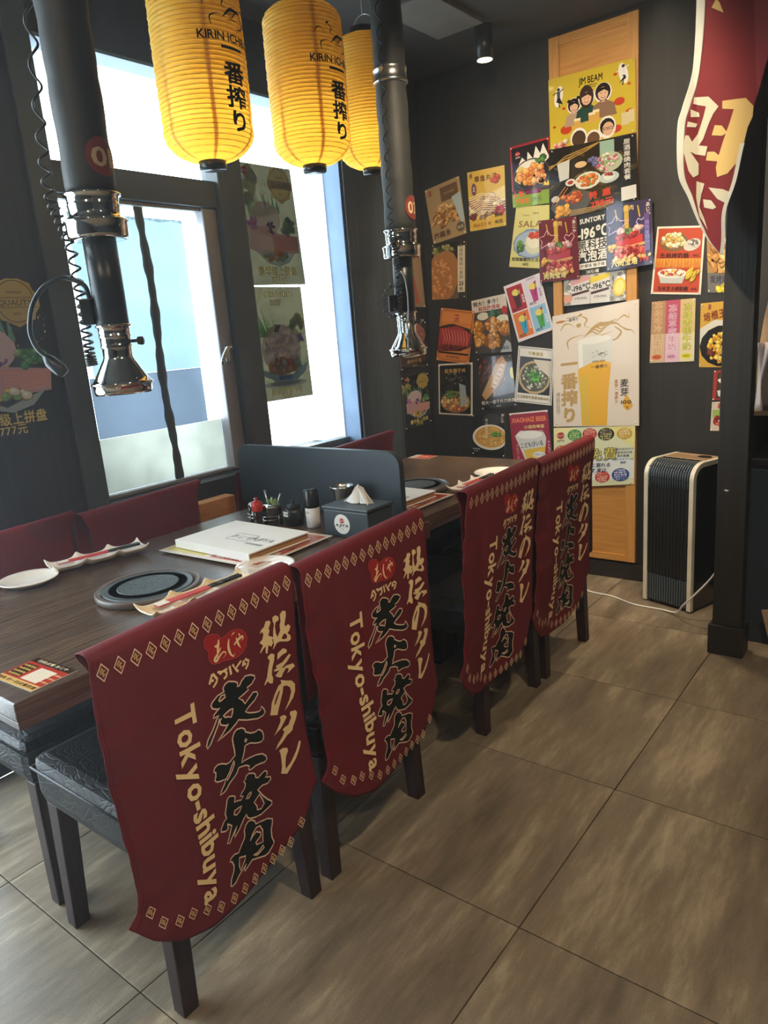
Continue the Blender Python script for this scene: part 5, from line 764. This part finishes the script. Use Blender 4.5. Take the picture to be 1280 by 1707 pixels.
flatsheet('order_card', -1.985, 2.805, .7505, .115, .08, .05, 'small pink and white card on the far left corner of the far table', 'card', lambda s: (s.rect(0, 0, 1, s.H, 'e8d8d4'), s.rect(.3, 0, 1, s.H, 'd8503c'), s.text('点餐', .6, s.H / 2, .2, 'f4e0d0')))

# ------------------------------------------------------------------ napkin box and condiments
nb = empty('napkin_box', (-1.411, 1.632, .7505), 'dark slate napkin box with a round white sticker', 'napkin box')
MB().box((-.088, -.06, 0), (.088, .06, .084), .004).obj('body', MT['darkblue'], nb); MB().box((-.092, -.064, .0842), (.092, .064, .095), .004).obj('lid', MT['darkblue'], nb)
sl2 = MB(); sl2.lathe([(0, .0952), (.048, .0952), (.048, .0957), (0, .0957)], seg=30, sy=.35); sl2.obj('slot', MT['navy'], nb)
s = Sheet(lambda x, y, d: (-.088 + .062 + .062 * x - .02, -.0602 - d * .6, .042 + (.5 - y) * .062 - .0), 1); s.ell(.5, .5, .5, .5, 'e0e2dc', n=36); s.ell(.5, .33, .16, .13, 'b83a3c', wob=.08); s.text('あじや', .5, .33, .1, 'f0e0d8', bold=.02); s.text('AJIYA', .5, .56, .2, '1c1e1e', bold=.05, w=.85, slant=.1); s.text('SINCE', .5, .74, .06, '4a4e4e'); s.obj('sticker', MT['print'], nb)
tis = MB(); r = random.Random(2)
def tf(u, v): a = (u - .5) * 2; return (a * .056 * (1 - .72 * v) + .006 * sin(u * 17) * (1 - v) + .008 * v, .010 * sin(u * 12 + v * 2) * (1 - .5 * v), -.0 + .0958 + v * .060 * (1 - .35 * abs(a)) )
tis.grid(40, 16, tf); tis.grid(40, 14, lambda u, v: (tf(u, v)[0] + .006, tf(u, v)[1] * -1 + .007, tf(u, v)[2] * .94 + .005)); o = tis.obj('napkin', MT['paper'], nb)
def jar(kind, x, y, lab, cat='jar'): return empty(kind, (x, y, .7505), lab, cat, 'condiments by the divider')
c = jar('condiment_caddy', -1.80, 1.60, 'chrome wire caddy holding two small pots beside the divider', 'caddy')
w = MB()
for zz in (.022, .034): w.tube(chain([(-.035 + .034 * cos(a), .030 * sin(a) * 1.0, zz) for a in [radians(k) for k in range(60, 301, 20)]] + [(0, -.012, zz)] + [(.035 + .036 * cos(a), .036 * sin(a), zz) for a in [radians(k) for k in range(240, 481, 20)]] + [(0, .012, zz), (-.035 + .034 * .5, .026, zz)], 3), .0014, 5)
for px, py in ((-.068, 0), (-.035, -.031), (.035, -.037), (.071, 0), (0, .013)): w.tube([(px, py, .001), (px, py, .036)], .0015, 5)
w.obj('wire_frame', MT['chrome'], c)
jr = jar('lidded_pot', -1.835, 1.60, 'small pot with a steel lid and red knob top in the caddy', 'pot'); MB().lathe([(0, .001), (.024, .001), (.026, .006), (.026, .056), (.0, .056)], seg=28).obj('body', MT['darkglass'], jr); MB().lathe([(.0275, .0565), (.0275, .066), (.02, .071), (.005, .073), (.004, .08), (.006, .084), (0, .086)], seg=28).obj('lid', MT['chrome'], jr)
jr = jar('red_sauce_bottle', -1.795, 1.568, 'red capped sauce bottle in front of the caddy', 'bottle'); MB().lathe([(0, .0), (.014, .0), (.015, .004), (.015, .045), (.012, .05), (0, .05)], seg=24).obj('body', MT['darkglass'], jr); MB().lathe([(.017, .0505), (.019, .056), (.019, .078), (.014, .084), (.004, .086), (.004, .094), (.006, .097), (0, .098)], seg=24).obj('cap', MT['red'], jr)
jr = jar('skewer_pot', -1.765, 1.61, 'dark glass pot with sticks and a green sprig in the caddy', 'pot'); MB().lathe([(0, .001), (.028, .001), (.030, .006), (.030, .060), (.031, .066), (.0285, .067), (.0275, .058), (0, .055)], seg=28).obj('pot', MT['darkglass'], jr); MB().lathe([(.0314, .058), (.0318, .062), (.0318, .067), (.0305, .0685)], seg=28).obj('steel_rim', MT['chrome'], jr)
for a, b, q in ((-.018, -.034, .112), (-.008, -.003, .09), (.018, .040, .104)): k = MB(); k.tube([(a, 0, .057), (b, .004, q)], [.002, .0038], 8); k.obj('serving_stick', MT['steel'], jr)
g = MB(); r = random.Random(3)
for i in range(26): a = r.uniform(0, 6.28); q = r.uniform(.004, .017); g.lathe([(0, .060 + .018 * r.random()), (.005, .066 + .016 * r.random()), (0, .082 + .006 * r.random())], (q * cos(a), q * sin(a)), 7)
g.obj('green_sprig', MT['green'], jr)
jr = jar('soy_sauce_pot', -1.683, 1.625, 'squat black soy sauce pot with a pale label', 'pot'); MB().lathe([(0, 0), (.024, 0), (.03, .004), (.034, .03), (.033, .05), (.026, .06), (0, .061)], seg=32).obj('body', MT['blackplastic'], jr); MB().lathe([(.026, .0612), (.022, .068), (.006, .072), (.004, .077), (.007, .082), (.004, .086), (0, .087)], seg=28).obj('lid', MT['blackplastic'], jr)
k = MB(); k.tube(chain([(.030, .0, .045), (.042, 0, .055), (.048, 0, .066)]), [.006] * 9 + [.006] * 8, 8); k.obj('spout', MT['blackplastic'], jr)
lb = Sheet(lambda x, y, d: (.0345 * sin((x - .5) * .9 - .25) * 1.02, -.0348 * cos((x - .5) * .9 - .25) * 1.0 - d, .052 - y * .0165), 1); 
for i in range(6): lb.rect(i / 6, 0, (i + 1) / 6, 1, 'e4e4e0', lift=False)
lb.text('醤油', .5, .5, .5, '2a2a2a', bold=.03); lb.obj('label', MT['print'], jr)
jr = jar('spice_shaker', -1.604, 1.633, 'white spice shaker with a tall black cap', 'shaker'); MB().lathe([(0, 0), (.021, 0), (.023, .003), (.0235, .066), (0, .066)], seg=30).obj('body', MT['tin'], jr); MB().lathe([(.024, .0665), (.0245, .075), (.0235, .122), (.020, .126), (0, .126)], seg=30).obj('cap', MT['blackplastic'], jr)
lb = Sheet(lambda x, y, d: (.0238 * sin((x - .5) * 2 - .2), -.0238 * cos((x - .5) * 2 - .2) - d, .060 - y * .05), 1); lb.text('七味唐', .5, .16, .16, '8a7a3a', bold=.01); 
for i in range(4): lb.text('unagi spice'.upper()[0:5], .5, .42 + i * .14, .09, '8a8a88', bold=0)
lb.obj('label_print', MT['print'], jr)
jr = jar('steel_cup', -1.545, 1.72, 'flared brushed steel cup behind the napkin box', 'cup'); MB().lathe([(0, 0), (.025, 0), (.026, .003), (.036, .105), (.041, .118), (.0415, .122), (.040, .123), (.035, .118), (.034, .105), (.023, .006), (0, .005)], seg=36).obj('body', MT['steel'], jr)

# ------------------------------------------------------------------ exhaust ducts
def coil(pts, r, turns, wr, n=11, seg=6, dens=None):
    C = chain(pts, 12); tot = len(C) - 1; out = []; m = int(turns * n)
    for i in range(m + 1):
        t = i / m; t2 = t if not dens else dens(t); k = min(tot - 1, int(t2 * tot)); q = t2 * tot - k; p = C[k].lerp(C[k + 1], q); d = (C[k + 1] - C[k]).normalized(); a = d.orthogonal().normalized(); b = d.cross(a)
        rr = r(t) if callable(r) else r; w = 2 * pi * turns * t; out.append(p + a * cos(w) * rr + b * sin(w) * rr)
    mb = MB(); mb.tube(out, wr, seg); return mb
def duct(x, y, num, lab, coupler=None):
    t = empty('exhaust_duct', (x, y, 1.24), lab, 'duct', 'telescopic exhaust ducts over the grills'); Z = 1.24
    o1 = MB(); pr = [(.054, 1.705 - Z)]
    for i in range(24): z = 1.72 + i * .037; pr.append((.0545 + .0012 * sin(i * 1.9) + (.0016 if i % 5 == 0 else 0), z - Z))
    pr.append((.055, ZC - .001 - Z)); o1.lathe(pr, seg=40); o1.obj('outer_sleeve', MT['duct'], t)
    MB().lathe([(.0553, 1.700 - Z), (.063, 1.702 - Z), (.063, 1.698 - Z), (.058, 1.695 - Z), (.057, 1.680 - Z), (.0585, 1.677 - Z), (.0575, 1.674 - Z), (.056, 1.658 - Z), (.058, 1.652 - Z), (.066, 1.648 - Z), (.0715, 1.644 - Z), (.072, 1.641 - Z), (.069, 1.638 - Z), (.0685, 1.612 - Z), (.067, 1.606 - Z), (.060, 1.603 - Z), (.040, 1.604 - Z)], seg=48).obj('upper_collar', MT['chrome'], t)
    MB().lathe([(.0375, 1.410 - Z), (.0375, 1.610 - Z)], seg=36).obj('inner_tube', MT['blackmetal'], t)
    MB().lathe([(.036, 1.414 - Z), (.0415, 1.412 - Z), (.0415, 1.408 - Z), (.0365, 1.406 - Z), (.036, 1.388 - Z), (.038, 1.386 - Z), (.0355, 1.383 - Z), (.035, 1.366 - Z), (.037, 1.363 - Z), (.034, 1.358 - Z), (.034, 1.338 - Z), (.036, 1.332 - Z), (.056, 1.298 - Z), (.062, 1.288 - Z), (.067, 1.280 - Z), (.073, 1.277 - Z), (.073, 1.274 - Z), (.069, 1.272 - Z), (.068, 1.258 - Z), (.066, 1.250 - Z), (.064, 1.250 - Z), (.064, 1.270 - Z), (.03, 1.30 - Z)], seg=48).obj('hood', MT['chrome'], t)
    MB().box((-.01, -.062, 1.416 - Z), (.03, -.035, 1.475 - Z), .004, Matrix.Rotation(-.9, 4, 'Z')).obj('clamp_box', MT['blackplastic'], t)
    k = MB(); d = Vector((.79, .61, 0)); k.tube([d * .036 + Vector((0, 0, 1.372 - Z)), d * .052 + Vector((0, 0, 1.372 - Z))], .004, 10); k.tube([d * .052 + Vector((0, 0, 1.372 - Z)), d * .054 + Vector((0, 0, 1.372 - Z)), d * .064 + Vector((0, 0, 1.371 - Z)), d * .067 + Vector((0, 0, 1.371 - Z))], [.006, .0095, .0105, .008], 10); k.obj('thumb_screw', MT['blackplastic'], t)
    # number disc printed on the sleeve
    a0 = math.atan2(.0, 1) + (.10 if num == '01' else .12); s = Sheet(lambda u, v, dd: ((.0582 + dd) * cos(a0 + (u - .5) * 1.35), (.0582 + dd) * sin(a0 + (u - .5) * 1.35), 1.775 - Z + .045 - v * .09 - .003), 1, sub=.08)
    n = 22; cols = 18
    s.ell(.5, .5, .5, .46, '7c3630', n=36); s.text(num, .5, .5, .62, 'c8b48c', bold=.035, w=.74); o = s.obj('number_disc', MT['print'], t)
    return t
d1 = duct(-1.598, 1.020, '01', 'black and chrome exhaust duct numbered 01 over the near grill'); d2 = duct(-1.656, 2.293, '02', 'black and chrome exhaust duct numbered 02 over the far grill')
k = MB(); k.lathe([(.058, 2.235 - 1.24), (.060, 2.232 - 1.24), (.060, 2.224 - 1.24), (.058, 2.22 - 1.24), (.058, 2.195 - 1.24), (.061, 2.192 - 1.24), (.061, 2.185 - 1.24), (.058, 2.182 - 1.24)], seg=40); k.obj('joint_band', MT['steel'], d2)
Lf = Vector((-.79, -.61, 0))
def near1(pts, base=(-1.598, 1.020)): return [Vector((base[0], base[1], 0)) + Lf * s_ + Vector((.61, -.79, 0)) * f_ + Vector((0, 0, z)) for s_, f_, z in pts]
cd = coil(near1([(.085, .0, 2.61), (.078, .0, 2.3), (.072, .0, 2.09), (.09, .0, 1.86), (.098, .0, 1.72), (.086, 0, 1.66), (.070, 0, 1.6), (.066, 0, 1.5), (.066, 0, 1.43), (.068, 0, 1.36), (.066, 0, 1.322)]), .0112, 34, .0029, dens=lambda t: 1 - (1 - t) ** 1.25)
o = cd.obj('coiled_cord', MT['rubber']); tagp(o, 'long black coiled cord hanging beside the duct numbered 01', 'cord', 'coiled cords')
pa = near1([(.045, 0, 1.475), (.052, 0, 1.505), (.075, 0, 1.52), (.105, 0, 1.527), (.15, 0, 1.51), (.184, 0, 1.47), (.20, 0, 1.42), (.198, 0, 1.39), (.19, 0, 1.37), (.175, 0, 1.352)])
gl = empty('gooseneck_lamp', pa[-1], 'black gooseneck work lamp arching left from the duct numbered 01', 'lamp'); k = MB(); k.tube([p - pa[-1] for p in chain(pa, 6)], .0058, 8); k.obj('gooseneck', MT['blackmetal'], gl)
q = near1([(.176, 0, 1.354), (.165, 0, 1.338), (.145, 0, 1.318), (.135, 0, 1.308)]); k = MB(); k.tube([p - pa[-1] for p in q], [.008, .016, .017, .012], 14); k.obj('lamp_head', MT['blackmetal'], gl)
cd = coil(near1([(.03, .062, 2.61), (.03, .062, 2.1), (.035, .062, 1.72), (.028, .082, 1.64), (.022, .06, 1.56), (.02, .05, 1.45), (.02, .05, 1.40)], (-1.656, 2.293)), .009, 44, .0025)
o = cd.obj('coiled_cord', MT['rubber']); tagp(o, 'black coiled cord running down the front of the duct numbered 02', 'cord', 'coiled cords')
cd = coil(near1([(.03, .055, 1.50), (.05, .055, 1.508), (.072, .05, 1.48), (.078, .05, 1.44), (.066, .05, 1.405), (.045, .05, 1.40), (.035, .05, 1.43)], (-1.656, 2.293)), .008, 14, .0019)
o = cd.obj('cord_loop', MT['rubber']); tagp(o, 'loop of coiled black cord hanging at the hood of the duct numbered 02', 'cord', 'coiled cords')
k = MB(); P = near1([(.025, .052, 1.545), (.012, .056, 1.553), (-.002, .058, 1.53), (-.008, .055, 1.48), (-.008, .055, 1.42), (-.004, .06, 1.375), (-.004, .078, 1.345)], (-1.656, 2.293)); k.tube(chain(P, 6), .0028, 8); k.tube([P[-2], P[-2].lerp(P[-1], .3), P[-1] + Vector((0, 0, -.03))], [.005, .012, .014], 12); o = k.obj('gooseneck_lamp', MT['steel']); tagp(o, 'thin grey gooseneck lamp bent down over the hood of the duct numbered 02', 'lamp')

# ------------------------------------------------------------------ paper lanterns
def lantern_mat():
    m, t, b = nt('yellow_lantern_paper'); N = t.nodes; L = t.links; tc = N.new('ShaderNodeTexCoord'); nz = N.new('ShaderNodeTexNoise'); nz.inputs['Scale'].default_value = 9; nz.inputs['Detail'].default_value = 5; mp = N.new('ShaderNodeMapping'); mp.inputs['Scale'].default_value = (1, 1, 3.5)
    L.new(tc.outputs['Object'], mp.inputs[0]); L.new(mp.outputs[0], nz.inputs[0]); r = N.new('ShaderNodeValToRGB'); r.color_ramp.elements[0].position = .3; r.color_ramp.elements[1].position = .75; r.color_ramp.elements[0].color = (*lin('f5cc48'), 1); r.color_ramp.elements[1].color = (*lin('fbdc62'), 1); L.new(nz.outputs[0], r.inputs[0])
    L.new(r.outputs[0], b.inputs['Base Color']); b.inputs['Roughness'].default_value = .55; tr = N.new('ShaderNodeBsdfTranslucent'); L.new(r.outputs[0], tr.inputs['Color']); ms = N.new('ShaderNodeMixShader'); ms.inputs[0].default_value = .45
    bp = N.new('ShaderNodeBump'); bp.inputs['Strength'].default_value = .5; bp.inputs['Distance'].default_value = .004; n2 = N.new('ShaderNodeTexNoise'); n2.inputs['Scale'].default_value = 26; m2 = N.new('ShaderNodeMapping'); m2.inputs['Scale'].default_value = (1, 1, 2.5); L.new(tc.outputs['Object'], m2.inputs[0]); L.new(m2.outputs[0], n2.inputs[0]); L.new(n2.outputs[0], bp.inputs['Height']); L.new(bp.outputs[0], b.inputs['Normal'])
    L.new(b.outputs[0], ms.inputs[1]); L.new(tr.outputs[0], ms.inputs[2]); L.new(ms.outputs[0], N['Material Output'].inputs[0]); return m
MT['lantern'] = lantern_mat(); MT['lantseam'] = translucent('lantern_seam_paper', 'd8941c', .3)
def rprof(h):                                          # radius at height fraction
    R = .1245
    if h < .16: return .036 + (R - .036) * (1 - (1 - h / .16) ** 2.1) ** .62
    if h > .88: return .050 + (R * .985 - .050) * (1 - ((h - .88) / .12) ** 2.2) ** .6
    return R * (1 - .02 * ((h - .5) / .4) ** 2)
HOOP = {}; MT['hoop'] = mat('bamboo_hoop', 'cf9a2c', .6)
def lantern(x, y, zb, H, lab, seed, e=1.1):
    t = empty('paper_lantern', (x, y, zb), lab, 'lantern', 'yellow paper lanterns over the tables'); NR = 40; ph = seed
    def F(u, v):
        a = u * 2 * pi; q = v * NR; rr = rprof(v) - .0042 * (1 - abs(sin(q * pi)) ** .45) * min(1, 5 * v + .2) + .0007 * sin(a * 9 + q * 2.3 + ph) + .0005 * sin(a * 23 + q * 5)
        return (rr * cos(a), rr * sin(a), .012 + v * (H - .024))
    mb = MB(); mb.grid(97, NR * 6 + 1, F); mb.obj('paper_shade', MT['lantern'], t)
    for q in range(1, NR):
        h_ = q / NR; rq = rprof(h_) - .0030
        key = round(rq, 4)
        if key not in HOOP: hb = MB(); hb.tube([(rq * cos(2 * pi * i / 48), rq * sin(2 * pi * i / 48), 0) for i in range(49)], .0009, 5, cap=False); HOOP[key] = hb.mesh('hoop'); HOOP[key].materials.append(MT['hoop'])
        link('hoop', HOOP[key], None, t, (0, 0, .012 + h_ * (H - .024)))
    MB().lathe([(.037, -.008), (.038, .0), (.038, .014), (.030, .015)], seg=32).obj('bottom_cap', MT['blackplastic'], t)
    MB().lathe([(.052, H - .016), (.053, H - .002), (.053, H + .012), (.046, H + .013), (.045, H - .006), (.052, H - .016)], seg=32).obj('top_cap', MT['blackplastic'], t)
    bl_ = MB(); bl_.tube([(.05 * cos(a), .004, H + .012 + .05 * sin(a)) for a in [pi * i / 16 for i in range(17)]], .0014, 6); bl_.tube([(0, .004, H + .062), (0, .004, ZC - zb - .001)], .0012, 6); bl_.obj('hanger_wire', MT['steel'], t)
    for k in range(6):
        a = .5 + k * pi / 3; sb = MB(); sb.grid(3, 60, lambda u, v: ((rprof(v) - .0048) * cos(a + (u - .5) * .09), (rprof(v) - .0048) * sin(a + (u - .5) * .09), .014 + v * (H - .028))); sb.obj('seam_strip', MT['lantseam'], t)
    # print, facing the aisle (+X)
    def fn(u, v, d): aa = (u - .5) * 1.75; h = 1 - v / 2.0; r = rprof(max(0, min(1, h))) + .0008 + d * .5; return (r * cos(aa), r * sin(aa), .012 + h * (H - .024))
    s = Sheet(fn, 2.0, step=2e-5, sub=.05); ink = '161410'; beast(s, .50, .56, .62, ink); s.text('KIRIN ICHIBAN', .55, .80, .125, ink, bold=.035, w=.92)
    s.text('一番搾り', .53, 1.285, .245, ink, vert=True, bold=.045, w=.335, gap=1.02); o = s.obj('lantern_print', MT['ink'], t)
    lamp('lantern_bulb', 'POINT', (x, y, zb + .10), e, (1, .92, .62), shadow_soft_size=.03)
    return t
lantern(-1.70, 1.478, 1.832, .485, 'yellow paper lantern nearest the camera with black lettering', 1)
lantern(-1.70, 1.905, 1.872, .480, 'yellow paper lantern in the middle of the row of three', 2)
lantern(-1.86, 2.42, 1.950, .480, 'yellow paper lantern partly hidden behind the duct numbered 02', 3)

# ------------------------------------------------------------------ hanging flag in front of the pillar
FLL = [(-.753, 2.5), (-.753, 2.294), (-.765, 2.10), (-.792, 1.99), (-.805, 1.93), (-.800, 1.787), (-.767, 1.706), (-.735, 1.625), (-.70, 1.56), (-.655, 1.508)]
FLR = [(-.47, 2.5), (-.49, 2.25), (-.545, 2.06), (-.596, 1.858), (-.619, 1.73), (-.646, 1.644), (-.646, 1.56), (-.650, 1.506)]
FLL = [(p.x, p.y) for p in chain([(u, v, 0) for u, v in FLL], 8)]; FLR = [(p.x, p.y) for p in chain([(u, v, 0) for u, v in FLR], 8)]
def fy(x, z): q = (z - 1.5) / .8; return 2.75 - .022 * abs(sin((x + .75) * 17 + z * 1.6))  - .018 * sin((x + .7) * 14 - z * 4) * q - .012 * (1 - q)
fg = empty('hanging_flag', (-.62, 2.75, 2.5), 'burgundy flag with cream characters and white hem hanging gathered by the pillar', 'flag'); FL = (.62, -2.75, -2.5)
mb = MB()
def FF(u, v):
    z = 2.5 - v * .992; l = ip(FLL, z, 1); r = ip(FLR, z, 1); x = l + (r - l) * (.10 + .90 * u); return (x, fy(x, z), z)
mb.grid(48, 90, FF); o = mb.obj('cloth', MT['cloth'], fg, loc=FL); md = o.modifiers.new('s', 'SOLIDIFY'); md.thickness = .0012; md.offset = 1
mb = MB(); mb.grid(7, 90, lambda u, v: (lambda z: (lambda l, r: (l + (r - l) * (.095 * u - .012 * (1 - u)), fy(l + (r - l) * .1 * u, z) + .004 * (1 - u), z))(ip(FLL, z, 1), ip(FLR, z, 1)))(2.44 - v * .93)); o = mb.obj('white_hem', MT['hem'], fg, loc=FL); md = o.modifiers.new('s', 'SOLIDIFY'); md.thickness = .0012
mb = MB(); mb.grid(4, 40, lambda u, v: (lambda z: (lambda r: (r - .008 + .012 * u, fy(r, z) - .004, z))(ip(FLR, z, 1)))(1.84 - v * .33)); mb.obj('white_hem', MT['hem'], fg, loc=FL)
for i, g in enumerate(FLAG):
    s = Sheet(lambda x, y, d: (x, fy(x, y) - .002 - d, y), 9, sub=.012); s.poly([(a * 1e-4, b * 1e-4) for a, b in g], 'c0a468' if i in (0, 1, 9) else 'b8b4a0'); o = s.obj('painted_character', MT['ink'], fg); o.location = FL
k = MB(); k.tube([(-.77, 2.742, 2.505), (-.45, 2.742, 2.505)], .009, 10); 
for x in (-.75, -.48): k.tube([(x, 2.742, 2.51), (x, 2.742, ZC - .001)], .003, 6)
k.obj('hanging_rod', MT['blackmetal'], fg, loc=FL)

# ------------------------------------------------------------------ air cooler by the wooden panel
ang = math.atan2(3.217 - 3.297, -.854 + 1.092); Wc, Dc, Hc = .251, .235, .686
ac = empty('air_cooler', (-1.092, 3.297, 0), 'tall black air cooler with champagne side rails beside the pillar', 'air cooler', None, ang)
def prof(inset=0, w0=0):                               # side profile (depth, height) with rounded front top
    R = .072 - inset; P = [(Dc - inset, .012), (Dc - inset, Hc - inset)]; cx, cz = .072, Hc - .072
    for i in range(13): a = pi / 2 + i * pi / 24; P.append((cx + R * cos(a), cz + R * sin(a)))
    P.append((inset, .012)); return P
MB().prism(prof(.006), 0, .016, Wc - .016).obj('body', MT['coolbody'], ac)
for a, b in ((.0, .019), (Wc - .019, Wc)):
    P = prof(0); mb = MB(); inn = [(d + (.022 if d < .1 else 0), z - (.022 if z > Hc - .1 else 0)) for d, z in P]; mb.prism(P, 0, a, b); mb.obj('side_panel', MT['coolbody'], ac)
    rail = MB(); R1 = []; R2 = []
    for i in range(15): an = pi / 2 + i * pi / 28; R1.append((.072 + .0735 * cos(an), Hc - .072 + .0735 * sin(an))); R2.append((.072 + .053 * cos(an), Hc - .072 + .053 * sin(an)))
    out = [(Dc, Hc + .0015)] + R1 + [(-.0015, .01)]; inn2 = [(.019, .01)] + R2[::-1] + [(Dc, Hc - .019)]; rail.prism(out + inn2, 0, a - .0008, b + .0008); rail.obj('side_rail', MT['coolsilver'], ac)
tp = MB().box((.020, .078, Hc - .0055), (Wc - .017, Dc, Hc + .0005), .001).obj('top_panel', MT['cooltop'], ac); MB().box((.03, .080, Hc + .0008), (Wc - .03, .108, Hc + .0014)).obj('control_strip', MT['coolbody'], ac); MB().box((.03, .110, Hc + .0008), (Wc - .03, .1135, Hc + .0016)).obj('trim_line', MT['coolsilver'], ac); MB().box((.03, .205, Hc + .0008), (Wc - .03, .208, Hc + .0016)).obj('trim_line', MT['coolsilver'], ac)
for i in range(5): MB().lathe([(0, Hc + .0015), (.006, Hc + .0015), (.006, Hc + .003), (0, Hc + .0032)], (.05 + i * .036, .094), 12).obj('button', MT['blackplastic'], ac)
MB().lathe([(0, Hc + .001), (.033, Hc + .001), (.033, Hc + .0035), (.029, Hc + .0035), (.0285, Hc + .0018), (0, Hc + .0016)], (Wc - .07, .185), 30, sy=.62).obj('fill_cap', MT['coolbody'], ac)
for i in range(17):                                    # curved ribs over the rounded front
    x = .024 + i * .0122; rb = MB(); pts = [(x, .08, Hc - .003)] + [(x, .072 + .068 * cos(a), Hc - .072 + .068 * sin(a)) for a in [pi / 2 + j * pi / 20 for j in range(11)]] + [(x, .004, Hc - .125)]; rb.tube(pts, .0042, 6); rb.obj('rib', MT['coolgrille'], ac)
MB().box((.017, .001, .152), (Wc - .017, .006, Hc - .125)).obj('outlet_recess', MT['navy'], ac)
for i in range(12): x = .028 + i * .0178; MB().box((x, -.004, .154), (x + .004, .0, Hc - .128)).obj('louver', MT['coolslat'], ac)
for i in range(7): z = .20 + i * .05; MB().box((.024, -.0005, z + .16), (Wc - .024, .0, z + .163)).obj('louver', MT['coolslat'], ac)
for i in range(16): x = .022 + i * .0131; MB().box((x, -.002, .022), (x + .0075, .006, .148), .0015).obj('rib', MT['coolgrille'], ac)
for x in (.03, Wc - .05):
    for y_ in (.03, Dc - .05): MB().lathe([(.012, 0), (.014, .012)], (x, y_), 14).obj('foot', MT['rubber'], ac)
k = MB(); k.tube(chain([(-1.50, 3.42, .004), (-1.374, 3.295, .004), (-1.235, 3.27, .004), (-1.112, 3.216, .004), (-.985, 3.205, .005), (-.90, 3.165, .02), (-.86, 3.12, .075), (-.80, 3.09, .15), (-.731, 3.08, .245), (-.675, 3.07, .36)], 8), .0042, 8); o = k.obj('power_cable', MT['whitecable']); tagp(o, 'white power cable curving across the floor past the air cooler', 'cable')
